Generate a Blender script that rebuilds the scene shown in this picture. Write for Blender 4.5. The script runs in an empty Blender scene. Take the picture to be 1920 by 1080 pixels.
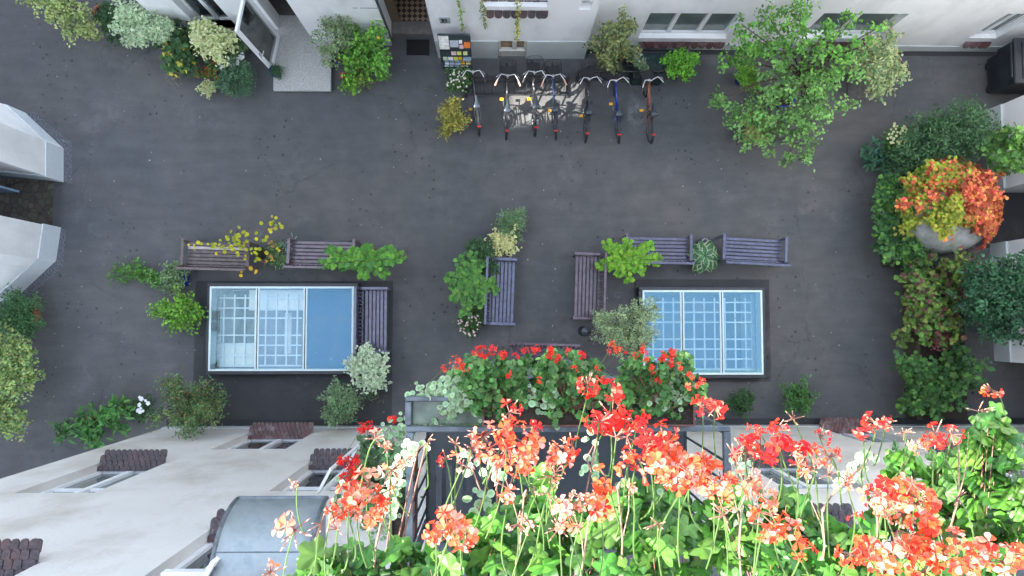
import bpy, math, random
import numpy as np
from mathutils import Vector, Matrix, Euler
R = math.radians
sc = bpy.context.scene
col = sc.collection
# ------------------------------------------------ camera
H = 16.0
FPX = 1280.0
cam_d = bpy.data.cameras.new('camera'); cam = bpy.data.objects.new('camera', cam_d); col.objects.link(cam)
cam_d.sensor_width = 36; cam_d.lens = 24.0; cam_d.clip_start = 0.05; cam_d.clip_end = 500
cam.location = (0, 0, H)
cam.rotation_euler = Euler((R(2.91), R(-0.9), 0), 'XYZ')
sc.camera = cam
# ------------------------------------------------ sky, sun, exposure
SUN_EL, SUN_AZ_VEC = 38.5, Vector((-1.0, -0.20, 0)).normalized()
w = bpy.data.worlds.new('World'); sc.world = w; w.use_nodes = True
nt = w.node_tree; bg = nt.nodes['Background']
sky = nt.nodes.new('ShaderNodeTexSky'); sky.sky_type = 'NISHITA'; sky.sun_disc = False
sky.sun_elevation = R(SUN_EL)
sky.sun_rotation = math.atan2(SUN_AZ_VEC.x, SUN_AZ_VEC.y)
sky.air_density = 1.0; sky.dust_density = 0.6; sky.ozone_density = 1.2
hs = nt.nodes.new('ShaderNodeHueSaturation'); hs.inputs['Saturation'].default_value = 0.54; nt.links.new(sky.outputs[0], hs.inputs['Color']); nt.links.new(hs.outputs[0], bg.inputs[0]); bg.inputs[1].default_value = 0.14
sd = bpy.data.lights.new('sun', 'SUN'); sun = bpy.data.objects.new('sun', sd); col.objects.link(sun)
sd.energy = 2.7; sd.angle = R(0.5); sd.color = (1.0, 0.94, 0.86)
d = Vector((SUN_AZ_VEC.x*math.cos(R(SUN_EL)), SUN_AZ_VEC.y*math.cos(R(SUN_EL)), math.sin(R(SUN_EL))))
sun.rotation_euler = d.to_track_quat('Z', 'Y').to_euler(); sun.location = (-20, -4, 30)
sc.view_settings.view_transform = 'Standard'; sc.view_settings.look = 'None'
sc.view_settings.exposure = 3.2; sc.view_settings.gamma = 1.0
try:
    sc.cycles.max_bounces = 8; sc.cycles.diffuse_bounces = 5; sc.cycles.transparent_max_bounces = 12
except Exception: pass
rnd = random.Random(7)
nr = np.random.default_rng(11)
# ------------------------------------------------ pixel -> place
RM = np.array(cam.rotation_euler.to_matrix())
def ray(px, py):
    return RM @ np.array([px-960.0, 540.0-py, -FPX])
def G(px, py, z=0.0):
    r = ray(px, py); t = (z-H)/r[2]
    return Vector((r[0]*t, r[1]*t, z))
def WY(px, py, Y):
    r = ray(px, py); t = Y/r[1]
    return Vector((r[0]*t, Y, H+r[2]*t))
def WX(px, py, X):
    r = ray(px, py); t = X/r[0]
    return Vector((X, r[1]*t, H+r[2]*t))
def mpp(z): return (H-z)/FPX     # metres per photo pixel
# ------------------------------------------------ materials
MATS = {}
def mat(name, color=(0.5,0.5,0.5), rough=0.6, metal=0.0, var=0.12, scale=8.0, bump=0.0, bscale=40.0, stain=None, coat=0.0, spec=0.5):
    if name in MATS: return MATS[name]
    m = bpy.data.materials.new(name); m.use_nodes = True; MATS[name] = m
    n = m.node_tree; b = n.nodes['Principled BSDF']
    b.inputs['Roughness'].default_value = rough; b.inputs['Metallic'].default_value = metal
    b.inputs['Coat Weight'].default_value = coat; b.inputs['Specular IOR Level'].default_value = spec
    tc = n.nodes.new('ShaderNodeTexCoord')
    no = n.nodes.new('ShaderNodeTexNoise'); no.inputs['Scale'].default_value = scale; no.inputs['Detail'].default_value = 6
    n.links.new(tc.outputs['Object'], no.inputs['Vector'])
    cr = n.nodes.new('ShaderNodeValToRGB'); n.links.new(no.outputs['Fac'], cr.inputs[0])
    c = np.array(color)
    cr.color_ramp.elements[0].position = 0.3; cr.color_ramp.elements[1].position = 0.7
    cr.color_ramp.elements[0].color = (*np.clip(c*(1-var),0,1), 1); cr.color_ramp.elements[1].color = (*np.clip(c*(1+var),0,1), 1)
    out = cr.outputs[0]
    if stain:
        n2 = n.nodes.new('ShaderNodeTexNoise'); n2.inputs['Scale'].default_value = stain[1]; n2.inputs['Detail'].default_value = 8; n2.inputs['Roughness'].default_value = 0.65
        mp = n.nodes.new('ShaderNodeMapping'); mp.inputs['Scale'].default_value = stain[2] if len(stain) > 2 else (1,1,1)
        n.links.new(tc.outputs['Object'], mp.inputs[0]); n.links.new(mp.outputs[0], n2.inputs['Vector'])
        r2 = n.nodes.new('ShaderNodeValToRGB'); n.links.new(n2.outputs['Fac'], r2.inputs[0])
        r2.color_ramp.elements[0].position = 0.48; r2.color_ramp.elements[1].position = 0.75
        mx = n.nodes.new('ShaderNodeMixRGB'); n.links.new(r2.outputs[0], mx.inputs[0]); n.links.new(out, mx.inputs[1]); mx.inputs[2].default_value = (*stain[0], 1)
        out = mx.outputs[0]
    n.links.new(out, b.inputs['Base Color'])
    if bump:
        n3 = n.nodes.new('ShaderNodeTexNoise'); n3.inputs['Scale'].default_value = bscale; n3.inputs['Detail'].default_value = 5
        n.links.new(tc.outputs['Object'], n3.inputs['Vector'])
        bp = n.nodes.new('ShaderNodeBump'); bp.inputs['Strength'].default_value = bump; bp.inputs['Distance'].default_value = 0.02
        n.links.new(n3.outputs['Fac'], bp.inputs['Height']); n.links.new(bp.outputs[0], b.inputs['Normal'])
    return m
def asphalt(name, base, tint2, spots=True):
    m = bpy.data.materials.new(name); m.use_nodes = True; MATS[name] = m
    n = m.node_tree; b = n.nodes['Principled BSDF']; b.inputs['Roughness'].default_value = 0.8
    tc = n.nodes.new('ShaderNodeTexCoord')
    def noise(s, d=6, r=0.6):
        x = n.nodes.new('ShaderNodeTexNoise'); x.inputs['Scale'].default_value = s; x.inputs['Detail'].default_value = d; x.inputs['Roughness'].default_value = r
        n.links.new(tc.outputs['Object'], x.inputs['Vector']); return x
    def ramp(src, p0, p1, c0, c1):
        x = n.nodes.new('ShaderNodeValToRGB'); n.links.new(src, x.inputs[0])
        x.color_ramp.elements[0].position = p0; x.color_ramp.elements[1].position = p1
        x.color_ramp.elements[0].color = (*c0, 1); x.color_ramp.elements[1].color = (*c1, 1); return x.outputs[0]
    def mix(f, a, c, mode='MIX'):
        x = n.nodes.new('ShaderNodeMixRGB'); x.blend_type = mode
        if isinstance(f, float): x.inputs[0].default_value = f
        else: n.links.new(f, x.inputs[0])
        n.links.new(a, x.inputs[1])
        if isinstance(c, tuple): x.inputs[2].default_value = (*c, 1)
        else: n.links.new(c, x.inputs[2])
        return x.outputs[0]
    big = ramp(noise(0.28, 7, 0.65).outputs['Fac'], 0.38, 0.62, base, tint2)
    med = ramp(noise(2.2, 8, 0.7).outputs['Fac'], 0.22, 0.78, (0.80,0.80,0.80), (1.17,1.17,1.18))
    c = mix(1.0, big, med, 'MULTIPLY')
    fine = ramp(noise(60, 4, 0.8).outputs['Fac'], 0.3, 0.75, (0.65,0.65,0.65), (1.45,1.45,1.45))
    c = mix(1.0, c, fine, 'MULTIPLY')
    if spots:
        # dust-pale patches, dark gum and oil blots
        cv = n.nodes.new('ShaderNodeTexVoronoi'); cv.feature = 'DISTANCE_TO_EDGE'; cv.inputs['Scale'].default_value = 0.42
        cn = noise(1.6, 6, 0.7); ca_ = n.nodes.new('ShaderNodeMixRGB'); ca_.blend_type = 'ADD'; ca_.inputs[0].default_value = 0.7
        n.links.new(tc.outputs['Object'], ca_.inputs[1]); n.links.new(cn.outputs['Color'], ca_.inputs[2]); n.links.new(ca_.outputs[0], cv.inputs['Vector'])
        ck = ramp(cv.outputs['Distance'], 0.0, 0.009, (0.55,0.55,0.55), (0,0,0)); cg = ramp(noise(0.5, 3).outputs['Fac'], 0.48, 0.6, (0,0,0), (1,1,1))
        c = mix(mix(1.0, ck, cg, 'MULTIPLY'), c, (0.03,0.03,0.03))
        wv = n.nodes.new('ShaderNodeTexNoise'); wv.inputs['Scale'].default_value = 1.3; wv.inputs['Detail'].default_value = 8; wv.inputs['Roughness'].default_value = 0.7
        wm = n.nodes.new('ShaderNodeMapping'); wm.inputs['Scale'].default_value = (0.6,3.2,1); n.links.new(tc.outputs['Object'], wm.inputs[0]); n.links.new(wm.outputs[0], wv.inputs['Vector'])
        c = mix(1.0, c, ramp(wv.outputs['Fac'], 0.3, 0.7, (0.86,0.86,0.87), (1.12,1.11,1.1)), 'MULTIPLY')
        du = ramp(noise(0.9, 10, 0.75).outputs['Fac'], 0.56, 0.74, (0,0,0), (0.5,0.5,0.5)); c = mix(du, c, (0.17,0.17,0.175))
        v = n.nodes.new('ShaderNodeTexVoronoi'); v.inputs['Scale'].default_value = 5.5
        nn = noise(9, 3); ad = n.nodes.new('ShaderNodeMixRGB'); ad.blend_type = 'ADD'; ad.inputs[0].default_value = 0.06
        n.links.new(tc.outputs['Object'], ad.inputs[1]); n.links.new(nn.outputs['Color'], ad.inputs[2]); n.links.new(ad.outputs[0], v.inputs['Vector'])
        sp = ramp(v.outputs['Distance'], 0.10, 0.20, (1,1,1), (0,0,0))
        gate = ramp(noise(0.8, 3).outputs['Fac'], 0.5, 0.58, (0,0,0), (0.75,0.75,0.75))
        c = mix(mix(1.0, sp, gate, 'MULTIPLY'), c, (0.014,0.014,0.015))
        v2 = n.nodes.new('ShaderNodeTexVoronoi'); v2.inputs['Scale'].default_value = 2.6; n.links.new(ad.outputs[0], v2.inputs['Vector'])
        sp2 = ramp(v2.outputs['Distance'], 0.03, 0.055, (0.6,0.6,0.6), (0,0,0)); c = mix(sp2, c, (0.32,0.32,0.31))
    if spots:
        for (px,py,sx,sy,amt) in ((1192,212,.30,.62,.75),(1000,225,.9,.5,.35),(1060,120,.8,.25,.3),(1000,105,.6,.2,.25)):  # pale spill; sun patch painted in by the bikes; worn ground by the rack
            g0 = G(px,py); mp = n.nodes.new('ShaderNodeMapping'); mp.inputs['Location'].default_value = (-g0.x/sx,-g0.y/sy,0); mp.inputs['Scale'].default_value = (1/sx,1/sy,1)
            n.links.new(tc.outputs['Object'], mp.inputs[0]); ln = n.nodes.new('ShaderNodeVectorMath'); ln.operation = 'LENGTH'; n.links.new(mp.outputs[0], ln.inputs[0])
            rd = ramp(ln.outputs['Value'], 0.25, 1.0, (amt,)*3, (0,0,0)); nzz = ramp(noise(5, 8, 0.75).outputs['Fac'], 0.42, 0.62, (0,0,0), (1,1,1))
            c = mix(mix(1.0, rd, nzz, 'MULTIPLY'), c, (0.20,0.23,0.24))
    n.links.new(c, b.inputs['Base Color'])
    bp = n.nodes.new('ShaderNodeBump'); bp.inputs['Strength'].default_value = 0.35; bp.inputs['Distance'].default_value = 0.01
    n.links.new(noise(90, 3).outputs['Fac'], bp.inputs['Height']); n.links.new(bp.outputs[0], b.inputs['Normal'])
    return m
def leafmat(name='foliage', trans=0.22, rough=0.45, shine=0.35):
    m = bpy.data.materials.new(name); m.use_nodes = True; MATS[name] = m
    n = m.node_tree; b = n.nodes['Principled BSDF']; o = n.nodes['Material Output']
    at = n.nodes.new('ShaderNodeAttribute'); at.attribute_name = 'Col'
    b.inputs['Roughness'].default_value = rough; b.inputs['Specular IOR Level'].default_value = shine
    n.links.new(at.outputs['Color'], b.inputs['Base Color'])
    t = n.nodes.new('ShaderNodeBsdfTranslucent'); n.links.new(at.outputs['Color'], t.inputs[0])
    mx = n.nodes.new('ShaderNodeMixShader'); mx.inputs[0].default_value = trans
    n.links.new(b.outputs[0], mx.inputs[1]); n.links.new(t.outputs[0], mx.inputs[2]); n.links.new(mx.outputs[0], o.inputs[0])
    return m
def glassmat(name, refl=0.14, tint=(0.75,0.9,0.92), gl=(1,1,1)):
    m = bpy.data.materials.new(name); m.use_nodes = True; MATS[name] = m
    n = m.node_tree; o = n.nodes['Material Output']; n.nodes.remove(n.nodes['Principled BSDF'])
    g = n.nodes.new('ShaderNodeBsdfGlossy'); g.inputs['Roughness'].default_value = 0.01; g.inputs[0].default_value = (*gl, 1)
    t = n.nodes.new('ShaderNodeBsdfTransparent'); t.inputs[0].default_value = (*tint, 1)
    fr = n.nodes.new('ShaderNodeFresnel'); fr.inputs['IOR'].default_value = 1.5
    ma = n.nodes.new('ShaderNodeMath'); ma.operation = 'ADD'; ma.inputs[1].default_value = refl; n.links.new(fr.outputs[0], ma.inputs[0]); ma.use_clamp = True
    mx = n.nodes.new('ShaderNodeMixShader'); n.links.new(ma.outputs[0], mx.inputs[0]); n.links.new(t.outputs[0], mx.inputs[1]); n.links.new(g.outputs[0], mx.inputs[2])
    tc = n.nodes.new('ShaderNodeTexCoord'); dn = n.nodes.new('ShaderNodeTexNoise'); dn.inputs['Scale'].default_value = 2.5; dn.inputs['Detail'].default_value = 9; dn.inputs['Roughness'].default_value = 0.75; n.links.new(tc.outputs['Object'], dn.inputs['Vector'])
    dr = n.nodes.new('ShaderNodeValToRGB'); n.links.new(dn.outputs['Fac'], dr.inputs[0]); dr.color_ramp.elements[0].position = .4; dr.color_ramp.elements[1].position = .75; dr.color_ramp.elements[1].color = (.16,.16,.16,1)
    df = n.nodes.new('ShaderNodeBsdfDiffuse'); df.inputs[0].default_value = (0.45,0.47,0.45,1)
    m2 = n.nodes.new('ShaderNodeMixShader'); n.links.new(dr.outputs[0], m2.inputs[0]); n.links.new(mx.outputs[0], m2.inputs[1]); n.links.new(df.outputs[0], m2.inputs[2])
    n.links.new(m2.outputs[0], o.inputs[0]); return m
LEAF = leafmat(); PETAL = leafmat('petals', 0.35, 0.5, 0.2)
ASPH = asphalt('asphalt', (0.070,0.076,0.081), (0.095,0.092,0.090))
ASPH2 = asphalt('dark_asphalt', (0.036,0.039,0.043), (0.046,0.047,0.048))
WHITE = mat('white_plaster', (0.82,0.825,0.83), 0.85, var=0.04, scale=1.5, bump=0.12, bscale=60, stain=((0.62,0.63,0.63), 1.1, (1,1,0.5)))
CREAM = mat('old_cream_plaster', (0.62,0.605,0.57), 0.9, var=0.05, scale=1.2, bump=0.35, bscale=18, stain=((0.40,0.365,0.31), 0.75, (1.0,1,0.8)))
PLINTH = mat('plinth_paint', (0.50,0.55,0.54), 0.7, var=0.05, scale=3, bump=0.1)
FRAMEW = mat('white_window_paint', (0.78,0.80,0.82), 0.4, var=0.03)
PANE = mat('window_glass', (0.13,0.17,0.165), 0.04, var=0.35, scale=1.3, spec=0.8)
PANED = mat('dark_window_glass', (0.03,0.04,0.045), 0.04, var=0.3, scale=1.3, spec=0.8)
TILE = mat('brown_clay_tile', (0.085,0.035,0.034), 0.55, var=0.35, scale=7, bump=0.3, stain=((0.22,0.20,0.21), 5))
TILED = mat('weathered_dark_tile', (0.05,0.038,0.045), 0.5, var=0.45, scale=14, bump=0.6, stain=((0.12,0.06,0.055), 4))
CONC = mat('concrete', (0.30,0.30,0.285), 0.85, var=0.16, scale=25, bump=0.4, bscale=70)
STEEL = mat('galvanised_steel', (0.12,0.14,0.155), 0.45, metal=0.5, var=0.35, scale=9, stain=((0.06,0.07,0.07), 6))
ZINC = mat('zinc_sheet', (0.27,0.31,0.32), 0.5, metal=0.55, var=0.3, scale=3.5, bump=0.15, bscale=6, stain=((0.13,0.17,0.185), 3.5))
DARK = mat('dark_paint', (0.02,0.023,0.026), 0.4, var=0.3)
BLACK = mat('black_rubber', (0.018,0.018,0.02), 0.6, var=0.3)
CHROME = mat('chrome', (0.75,0.75,0.76), 0.15, metal=1.0, var=0.05)
DWOOD = mat('dark_wood_sky_sheen', (0.062,0.058,0.105), 0.3, var=0.45, scale=9, coat=0.6)  # bluish sky sheen is put into the base colour
GWOOD = mat('grey_brown_wood', (0.12,0.09,0.088), 0.42, var=0.4, scale=9)
BARK = mat('bark', (0.09,0.065,0.045), 0.9, var=0.4, scale=30, bump=0.4)
STEM = mat('green_stem', (0.085,0.15,0.035), 0.6, var=0.3, scale=20)
RSTEM = mat('reddish_stem', (0.22,0.10,0.07), 0.6, var=0.3, scale=20)
TERRA = mat('terracotta', (0.36,0.13,0.07), 0.8, var=0.2, scale=10)
BLUEP = mat('blue_glaze', (0.012,0.04,0.30), 0.25, var=0.3, scale=10)
GREYP = mat('grey_pot', (0.10,0.11,0.115), 0.6, var=0.2)
SOIL = mat('soil', (0.03,0.022,0.016), 0.95, var=0.4, scale=40, bump=0.6)
SKYGL = glassmat('skylight_glass', 0.17, (0.90,0.97,0.98), (0.36,0.78,1.0))  # gloss tint of the three skylight glasses paints in the sky's blue
SKYGL3 = glassmat('skylight_glass_deep', 0.08, (0.90,0.97,0.98), (0.30,0.70,1.0))
SKYGL2 = glassmat('skylight_glass_pale', 0.09, (0.95,0.98,0.97), (0.5,0.82,1.0))
CLEAR = glassmat('clear_glass', 0.05, (0.85,0.92,0.9))
# ------------------------------------------------ mesh helpers
def tag(o, label=None, cat=None, group=None, kind=None):
    if label: o['label'] = label
    if cat: o['category'] = cat
    if group: o['group'] = group
    if kind: o['kind'] = kind
    return o
def thing(name, label, cat, loc=(0,0,0), group=None, rz=0.0):
    o = bpy.data.objects.new(name, None); col.objects.link(o); o.location = loc; o.rotation_euler = (0,0,rz); o.empty_display_size = 0.2
    return tag(o, label, cat, group)
def wloc(o):
    v = Vector((0,0,0))
    while o is not None: v = v + o.location; o = o.parent
    return v
class MB:
    def __init__(s): s.v = []; s.f = []; s.c = None; s.n = 0; s.V = []; s.F = []; s.C = []
    def add(s, vs, fs, c=None):
        s.V.append(np.asarray(vs, float).reshape(-1,3)); s.F.append([tuple(i+s.n for i in f) for f in fs])
        k = len(s.V[-1]); s.n += k
        s.C.append(np.tile(np.array(c if c is not None else (0.5,0.5,0.5), float), (k,1)) if c is None or np.ndim(c) == 1 else np.asarray(c, float))
        return s
    def box(s, x0,x1,y0,y1,z0,z1):
        v = [(x,y,z) for z in (z0,z1) for y in (y0,y1) for x in (x0,x1)]
        return s.add(v, [(0,2,3,1),(4,5,7,6),(0,1,5,4),(2,6,7,3),(0,4,6,2),(1,3,7,5)])
    def bbox(s, x0,x1,y0,y1,z0,z1,b=0.01):
        # box with chamfered vertical and top edges
        b = min(b, (x1-x0)/3, (y1-y0)/3, (z1-z0)/3)
        def ring(d, z):
            X0,X1,Y0,Y1 = x0+d,x1-d,y0+d,y1-d
            return [(X0+b,Y0,z),(X1-b,Y0,z),(X1,Y0+b,z),(X1,Y1-b,z),(X1-b,Y1,z),(X0+b,Y1,z),(X0,Y1-b,z),(X0,Y0+b,z)]
        v = ring(0,z0)+ring(0,z1-b)+ring(b*0.9,z1); f = []
        for k in (0,8):
            for i in range(8): j=(i+1)%8; f.append((k+i,k+j,k+8+j,k+8+i))
        f.append(tuple(range(7,-1,-1))); f.append(tuple(range(16,24)))
        return s.add(v, f)
    def quad(s, a,b,c,d): return s.add([tuple(a),tuple(b),tuple(c),tuple(d)], [(0,1,2,3)])
    def bar(s, a, b, w, h, up=(0,0,1)):
        a = Vector(a); b = Vector(b); d = (b-a).normalized(); up = Vector(up)
        if abs(d.dot(up)) > 0.95: up = Vector((0,1,0))
        sx = d.cross(up).normalized()*w/2; sz = sx.cross(d).normalized()*h/2
        v = [tuple(p+i*sx+j*sz) for p in (a,b) for i,j in ((-1,-1),(1,-1),(1,1),(-1,1))]
        return s.add(v, [(3,2,1,0),(4,5,6,7),(0,1,5,4),(1,2,6,5),(2,3,7,6),(3,0,4,7)])
    def tube(s, pts, r, n=6, r2=None, cap=True):
        pts = [Vector(p) for p in pts]; L = len(pts); v = []; f = []
        prev = None
        for i,p in enumerate(pts):
            d = (pts[min(i+1,L-1)]-pts[max(i-1,0)])
            if d.length < 1e-9: d = Vector((0,0,1))
            d.normalize()
            a = Vector((0,0,1)) if abs(d.z) < 0.9 else Vector((1,0,0))
            if prev is not None: a = prev
            u = (a - d*a.dot(d))
            if u.length < 1e-6: u = d.orthogonal()
            u.normalize(); prev = u; q = d.cross(u)
            rr = r if r2 is None else r + (r2-r)*i/(L-1)
            for k in range(n):
                t = 2*math.pi*k/n; v.append(tuple(p + u*math.cos(t)*rr + q*math.sin(t)*rr))
        for i in range(L-1):
            for k in range(n):
                j = (k+1)%n; f.append((i*n+k,i*n+j,(i+1)*n+j,(i+1)*n+k))
        if cap: f.append(tuple(range(n-1,-1,-1))); f.append(tuple((L-1)*n+k for k in range(n)))
        return s.add(v, f)
    def lathe(s, prof, c=(0,0,0), n=16, ax='z'):
        v = []; f = []
        for r,z in prof:
            for k in range(n):
                t = 2*math.pi*k/n
                v.append((c[0]+r*math.cos(t), c[1]+r*math.sin(t), c[2]+z) if ax == 'z' else (c[0]+z, c[1]+r*math.cos(t), c[2]+r*math.sin(t)))
        for i in range(len(prof)-1):
            for k in range(n):
                j = (k+1)%n; f.append((i*n+k,i*n+j,(i+1)*n+j,(i+1)*n+k))
        return s.add(v, f)
    def prism(s, poly, z0, z1):
        n = len(poly); v = [(p[0],p[1],z0) for p in poly]+[(p[0],p[1],z1) for p in poly]
        f = [tuple(range(n-1,-1,-1)), tuple(range(n,2*n))]+[(i,(i+1)%n,n+(i+1)%n,n+i) for i in range(n)]
        return s.add(v, f)
    def xform(s, M):
        M = np.array(M)
        s.V = [v @ M[:3,:3].T + M[:3,3] for v in s.V]; return s
    def build(s, name, m, parent=None, smooth=False, world=True):
        me = bpy.data.meshes.new(name)
        V = np.concatenate(s.V) if s.V else np.zeros((0,3))
        off = Vector((0,0,0))
        if world and parent is not None: off = wloc(parent)
        V = V - np.array(off)
        loc = Vector((0,0,0))
        if parent is None and len(V):
            loc = Vector(((V[:,0].min()+V[:,0].max())/2, (V[:,1].min()+V[:,1].max())/2, V[:,2].min())); V = V - np.array(loc)
        F = [f for fs in s.F for f in fs]
        me.from_pydata(V.tolist(), [], F)
        if any(c is not None for c in s.C):
            C = np.concatenate(s.C); ca = me.color_attributes.new('Col', 'FLOAT_COLOR', 'POINT')
            ca.data.foreach_set('color', np.concatenate([C, np.ones((len(C),1))],1).astype(np.float32).ravel())
        if smooth: me.polygons.foreach_set('use_smooth', [True]*len(me.polygons))
        me.materials.append(m); me.update()
        o = bpy.data.objects.new(name, me); col.objects.link(o); o.location = loc
        if parent is not None: o.parent = parent
        return o
# ------------------------------------------------ leaves
def tmpl(outline, mid, fold=0.0):
    # outline list of (x,y,z); fan about mid
    v = [mid]+outline; n = len(outline)
    return np.array(v, float), [(0,i+1,(i+1)%n+1) for i in range(n)]
T = {}
T['ovate'] = tmpl([(0,0,0),(.24,.25,.07),(.30,.55,.06),(.15,.85,.0),(0,1,-.1),(-.15,.85,.0),(-.30,.55,.06),(-.24,.25,.07)], (0,.5,-.03))
T['round'] = tmpl([(0,0,0),(.32,.12,.05),(.46,.45,.06),(.33,.8,.0),(0,.95,-.05),(-.33,.8,.0),(-.46,.45,.06),(-.32,.12,.05)], (0,.45,-.02))
T['lance'] = tmpl([(0,0,0),(.17,.32,.05),(.14,.68,.02),(0,1,-.12),(-.14,.68,.02),(-.17,.32,.05)], (0,.5,-.02))
T['needle'] = (np.array([(-.04,0,0),(.04,0,0),(.03,.7,.0),(0,1,-.05),(-.03,.7,.0)]), [(0,1,2,3,4)])
def lob():
    h = [(0,.02,0),(.22,-.12,.03),(.42,.02,.05),(.56,.12,-.02),(.40,.32,.05),(.62,.56,-.04),(.34,.62,.05),(.24,.80,.0),(0,1.0,-.08)]
    return tmpl(h+[(-x,y,z) for x,y,z in reversed(h[1:-1])], (0,.32,-.02))
T['lobed'] = lob()
def ivy():
    out=[];mid=[];N=30
    for i in range(N):
        a=-math.pi/2+2*math.pi*i/N+math.pi/N; # petiole notch at -90deg
        b=a-math.pi/2; r=.64*(.60+.42*abs(math.cos(2.5*b))**.9)+(.012 if i%2 else -.012)
        if i in (0,N-1): r*=.45
        if i in (1,N-2): r*=.9
        out.append((r*math.cos(a)*1.05,.42+r*math.sin(a),.05*math.cos(5*b)-.22*r*r)); mid.append((r*.55*math.cos(a),.42+r*.55*math.sin(a),.045*math.cos(5*b)-.02))
    v=[(0,.38,-.03)]+mid+out; f=[]
    for i in range(N-1): f.append((0,1+i,2+i)); f.append((1+i,1+N+i,2+N+i,2+i))
    return np.array(v),f
T['ivy'] = ivy()
T['tiny'] = (np.array([(0,0,0),(.32,.5,.04),(0,1,-.04),(-.32,.5,.04)]), [(0,1,2,3)])
def inst(mb, kind, pos, dirs, nrm, size, ci, co=None, jit=0.18, ctip=None):
    """many leaves at once: pos,dirs,nrm (N,3); size (N,); ci inner colours (N,3); co margin colours"""
    tv, tf = T[kind]; N = len(pos)
    if N == 0: return
    z = nrm/np.linalg.norm(nrm,axis=1,keepdims=True)
    y = dirs - (dirs*z).sum(1,keepdims=True)*z
    y = y/np.maximum(np.linalg.norm(y,axis=1,keepdims=True),1e-6); x = np.cross(y,z)
    B = np.stack([x,y,z],2)            # columns
    P = np.einsum('nij,kj->nki', B, tv)*size[:,None,None] + pos[:,None,:]
    k = len(tv)
    if co is None: co = ci
    Cc = np.repeat(co[:,None,:], k, 1); Cc[:,0,:] = ci
    if kind == 'ivy': Cc[:,31:,:] *= 0.86; Cc[:,0,:] *= 1.25
    if kind in ('tiny','needle'): Cc = np.repeat(ci[:,None,:], k, 1)
    F = [tuple(i+j*k for i in f) for j in range(N) for f in tf]
    mb.add(P.reshape(-1,3), F, Cc.reshape(-1,3))
def pick(pal, n, jit=0.22):
    p = np.array(pal)[nr.integers(0,len(pal),n)]
    return p*(1+jit*nr.uniform(-1,1,(n,1)))*(1+0.06*nr.uniform(-1,1,(n,3)))
def rdir(n): 
    v = nr.normal(size=(n,3)); return v/np.linalg.norm(v,axis=1,keepdims=True)
GRN = [(0.06,0.16,0.035),(0.045,0.13,0.03),(0.085,0.20,0.04)]
BRT = [(0.12,0.30,0.035),(0.16,0.36,0.045),(0.09,0.25,0.03)]
LIME = [(0.20,0.40,0.04),(0.15,0.34,0.04),(0.26,0.45,0.06)]
DKG = [(0.03,0.085,0.028),(0.04,0.11,0.035),(0.025,0.07,0.03)]
SAGE = [(0.17,0.26,0.15),(0.22,0.32,0.19),(0.13,0.22,0.12)]
CREAMP = [(0.50,0.55,0.28),(0.58,0.62,0.36),(0.42,0.50,0.22)]
MINT = [(0.36,0.50,0.33),(0.46,0.58,0.40),(0.28,0.42,0.26)]
OLIVE = [(0.20,0.24,0.05),(0.28,0.30,0.07),(0.13,0.18,0.04)]
YEL = [(0.55,0.52,0.03),(0.45,0.48,0.04),(0.70,0.55,0.02)]
RUST = [(0.30,0.07,0.03),(0.24,0.10,0.04)]
def foliage(mb, lobes, kind, size, pal, dens=1.0, pal2=None, base=None, clump=2.2, stemmb=None, tw=0.55, flat=0.5, stem_r=0.006):
    """lobes: (px,py,rpx,z,hz). twigs radiate from the base; a leaf clump sits along each outer twig"""
    for (px,py,rp,z,hz) in lobes:
        c = np.array(G(px,py,z)); r = rp*mpp(z)
        b = np.array(base) if base is not None else np.array([c[0],c[1],max(0.05,z-hz*1.8)])
        area = math.pi*r*r/(size*size)
        ntw = max(5, int(area*0.42*dens)); per = 13
        if kind == 'ivy': ntw = max(4, int(area*1.5*dens)); per = 5
        u = rdir(ntw); rad = nr.uniform(0.15,1,ntw)[:,None]**0.55
        wob = 1+0.25*np.sin(np.arctan2(u[:,1],u[:,0])*nr.integers(3,6)+nr.uniform(0,6))[:,None]
        e = c + u*rad*np.array([r,r,hz])*wob
        if stemmb is not None:
            for i in nr.choice(ntw, min(ntw, 14), replace=False):
                m = (b+e[i])/2 + nr.normal(size=3)*0.05*r; m[2] -= 0.04*r
                stemmb.tube([tuple(b),tuple(m),tuple(e[i])], stem_r, 4, stem_r*0.4)
        out = e-b; out /= np.maximum(np.linalg.norm(out,axis=1,keepdims=True),1e-6)
        idx = np.repeat(np.arange(ntw), per); n = len(idx)
        t = nr.uniform(0,1,(n,1))
        p = e[idx] - out[idx]*t*size*clump*1.3 + nr.normal(size=(n,3))*size*clump*0.32*np.array([1,1,0.5])
        dr = out[idx]*0.6 + rdir(n)*0.9; dr[:,2] *= 0.5
        nm = np.array([0,0,1.0])*flat*1.6 + rdir(n)*0.75 + out[idx]*0.3
        nm[:,2] = np.abs(nm[:,2])
        s = size*nr.uniform(0.6,1.25,n)
        tone = nr.uniform(0.55,1.35,ntw)[idx][:,None]
        ci = pick(pal,n)*tone; co = None if pal2 is None else pick(pal2,n)
        inst(mb, kind, p, dr, nm, s, np.clip(ci,0,0.9), co)
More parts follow.
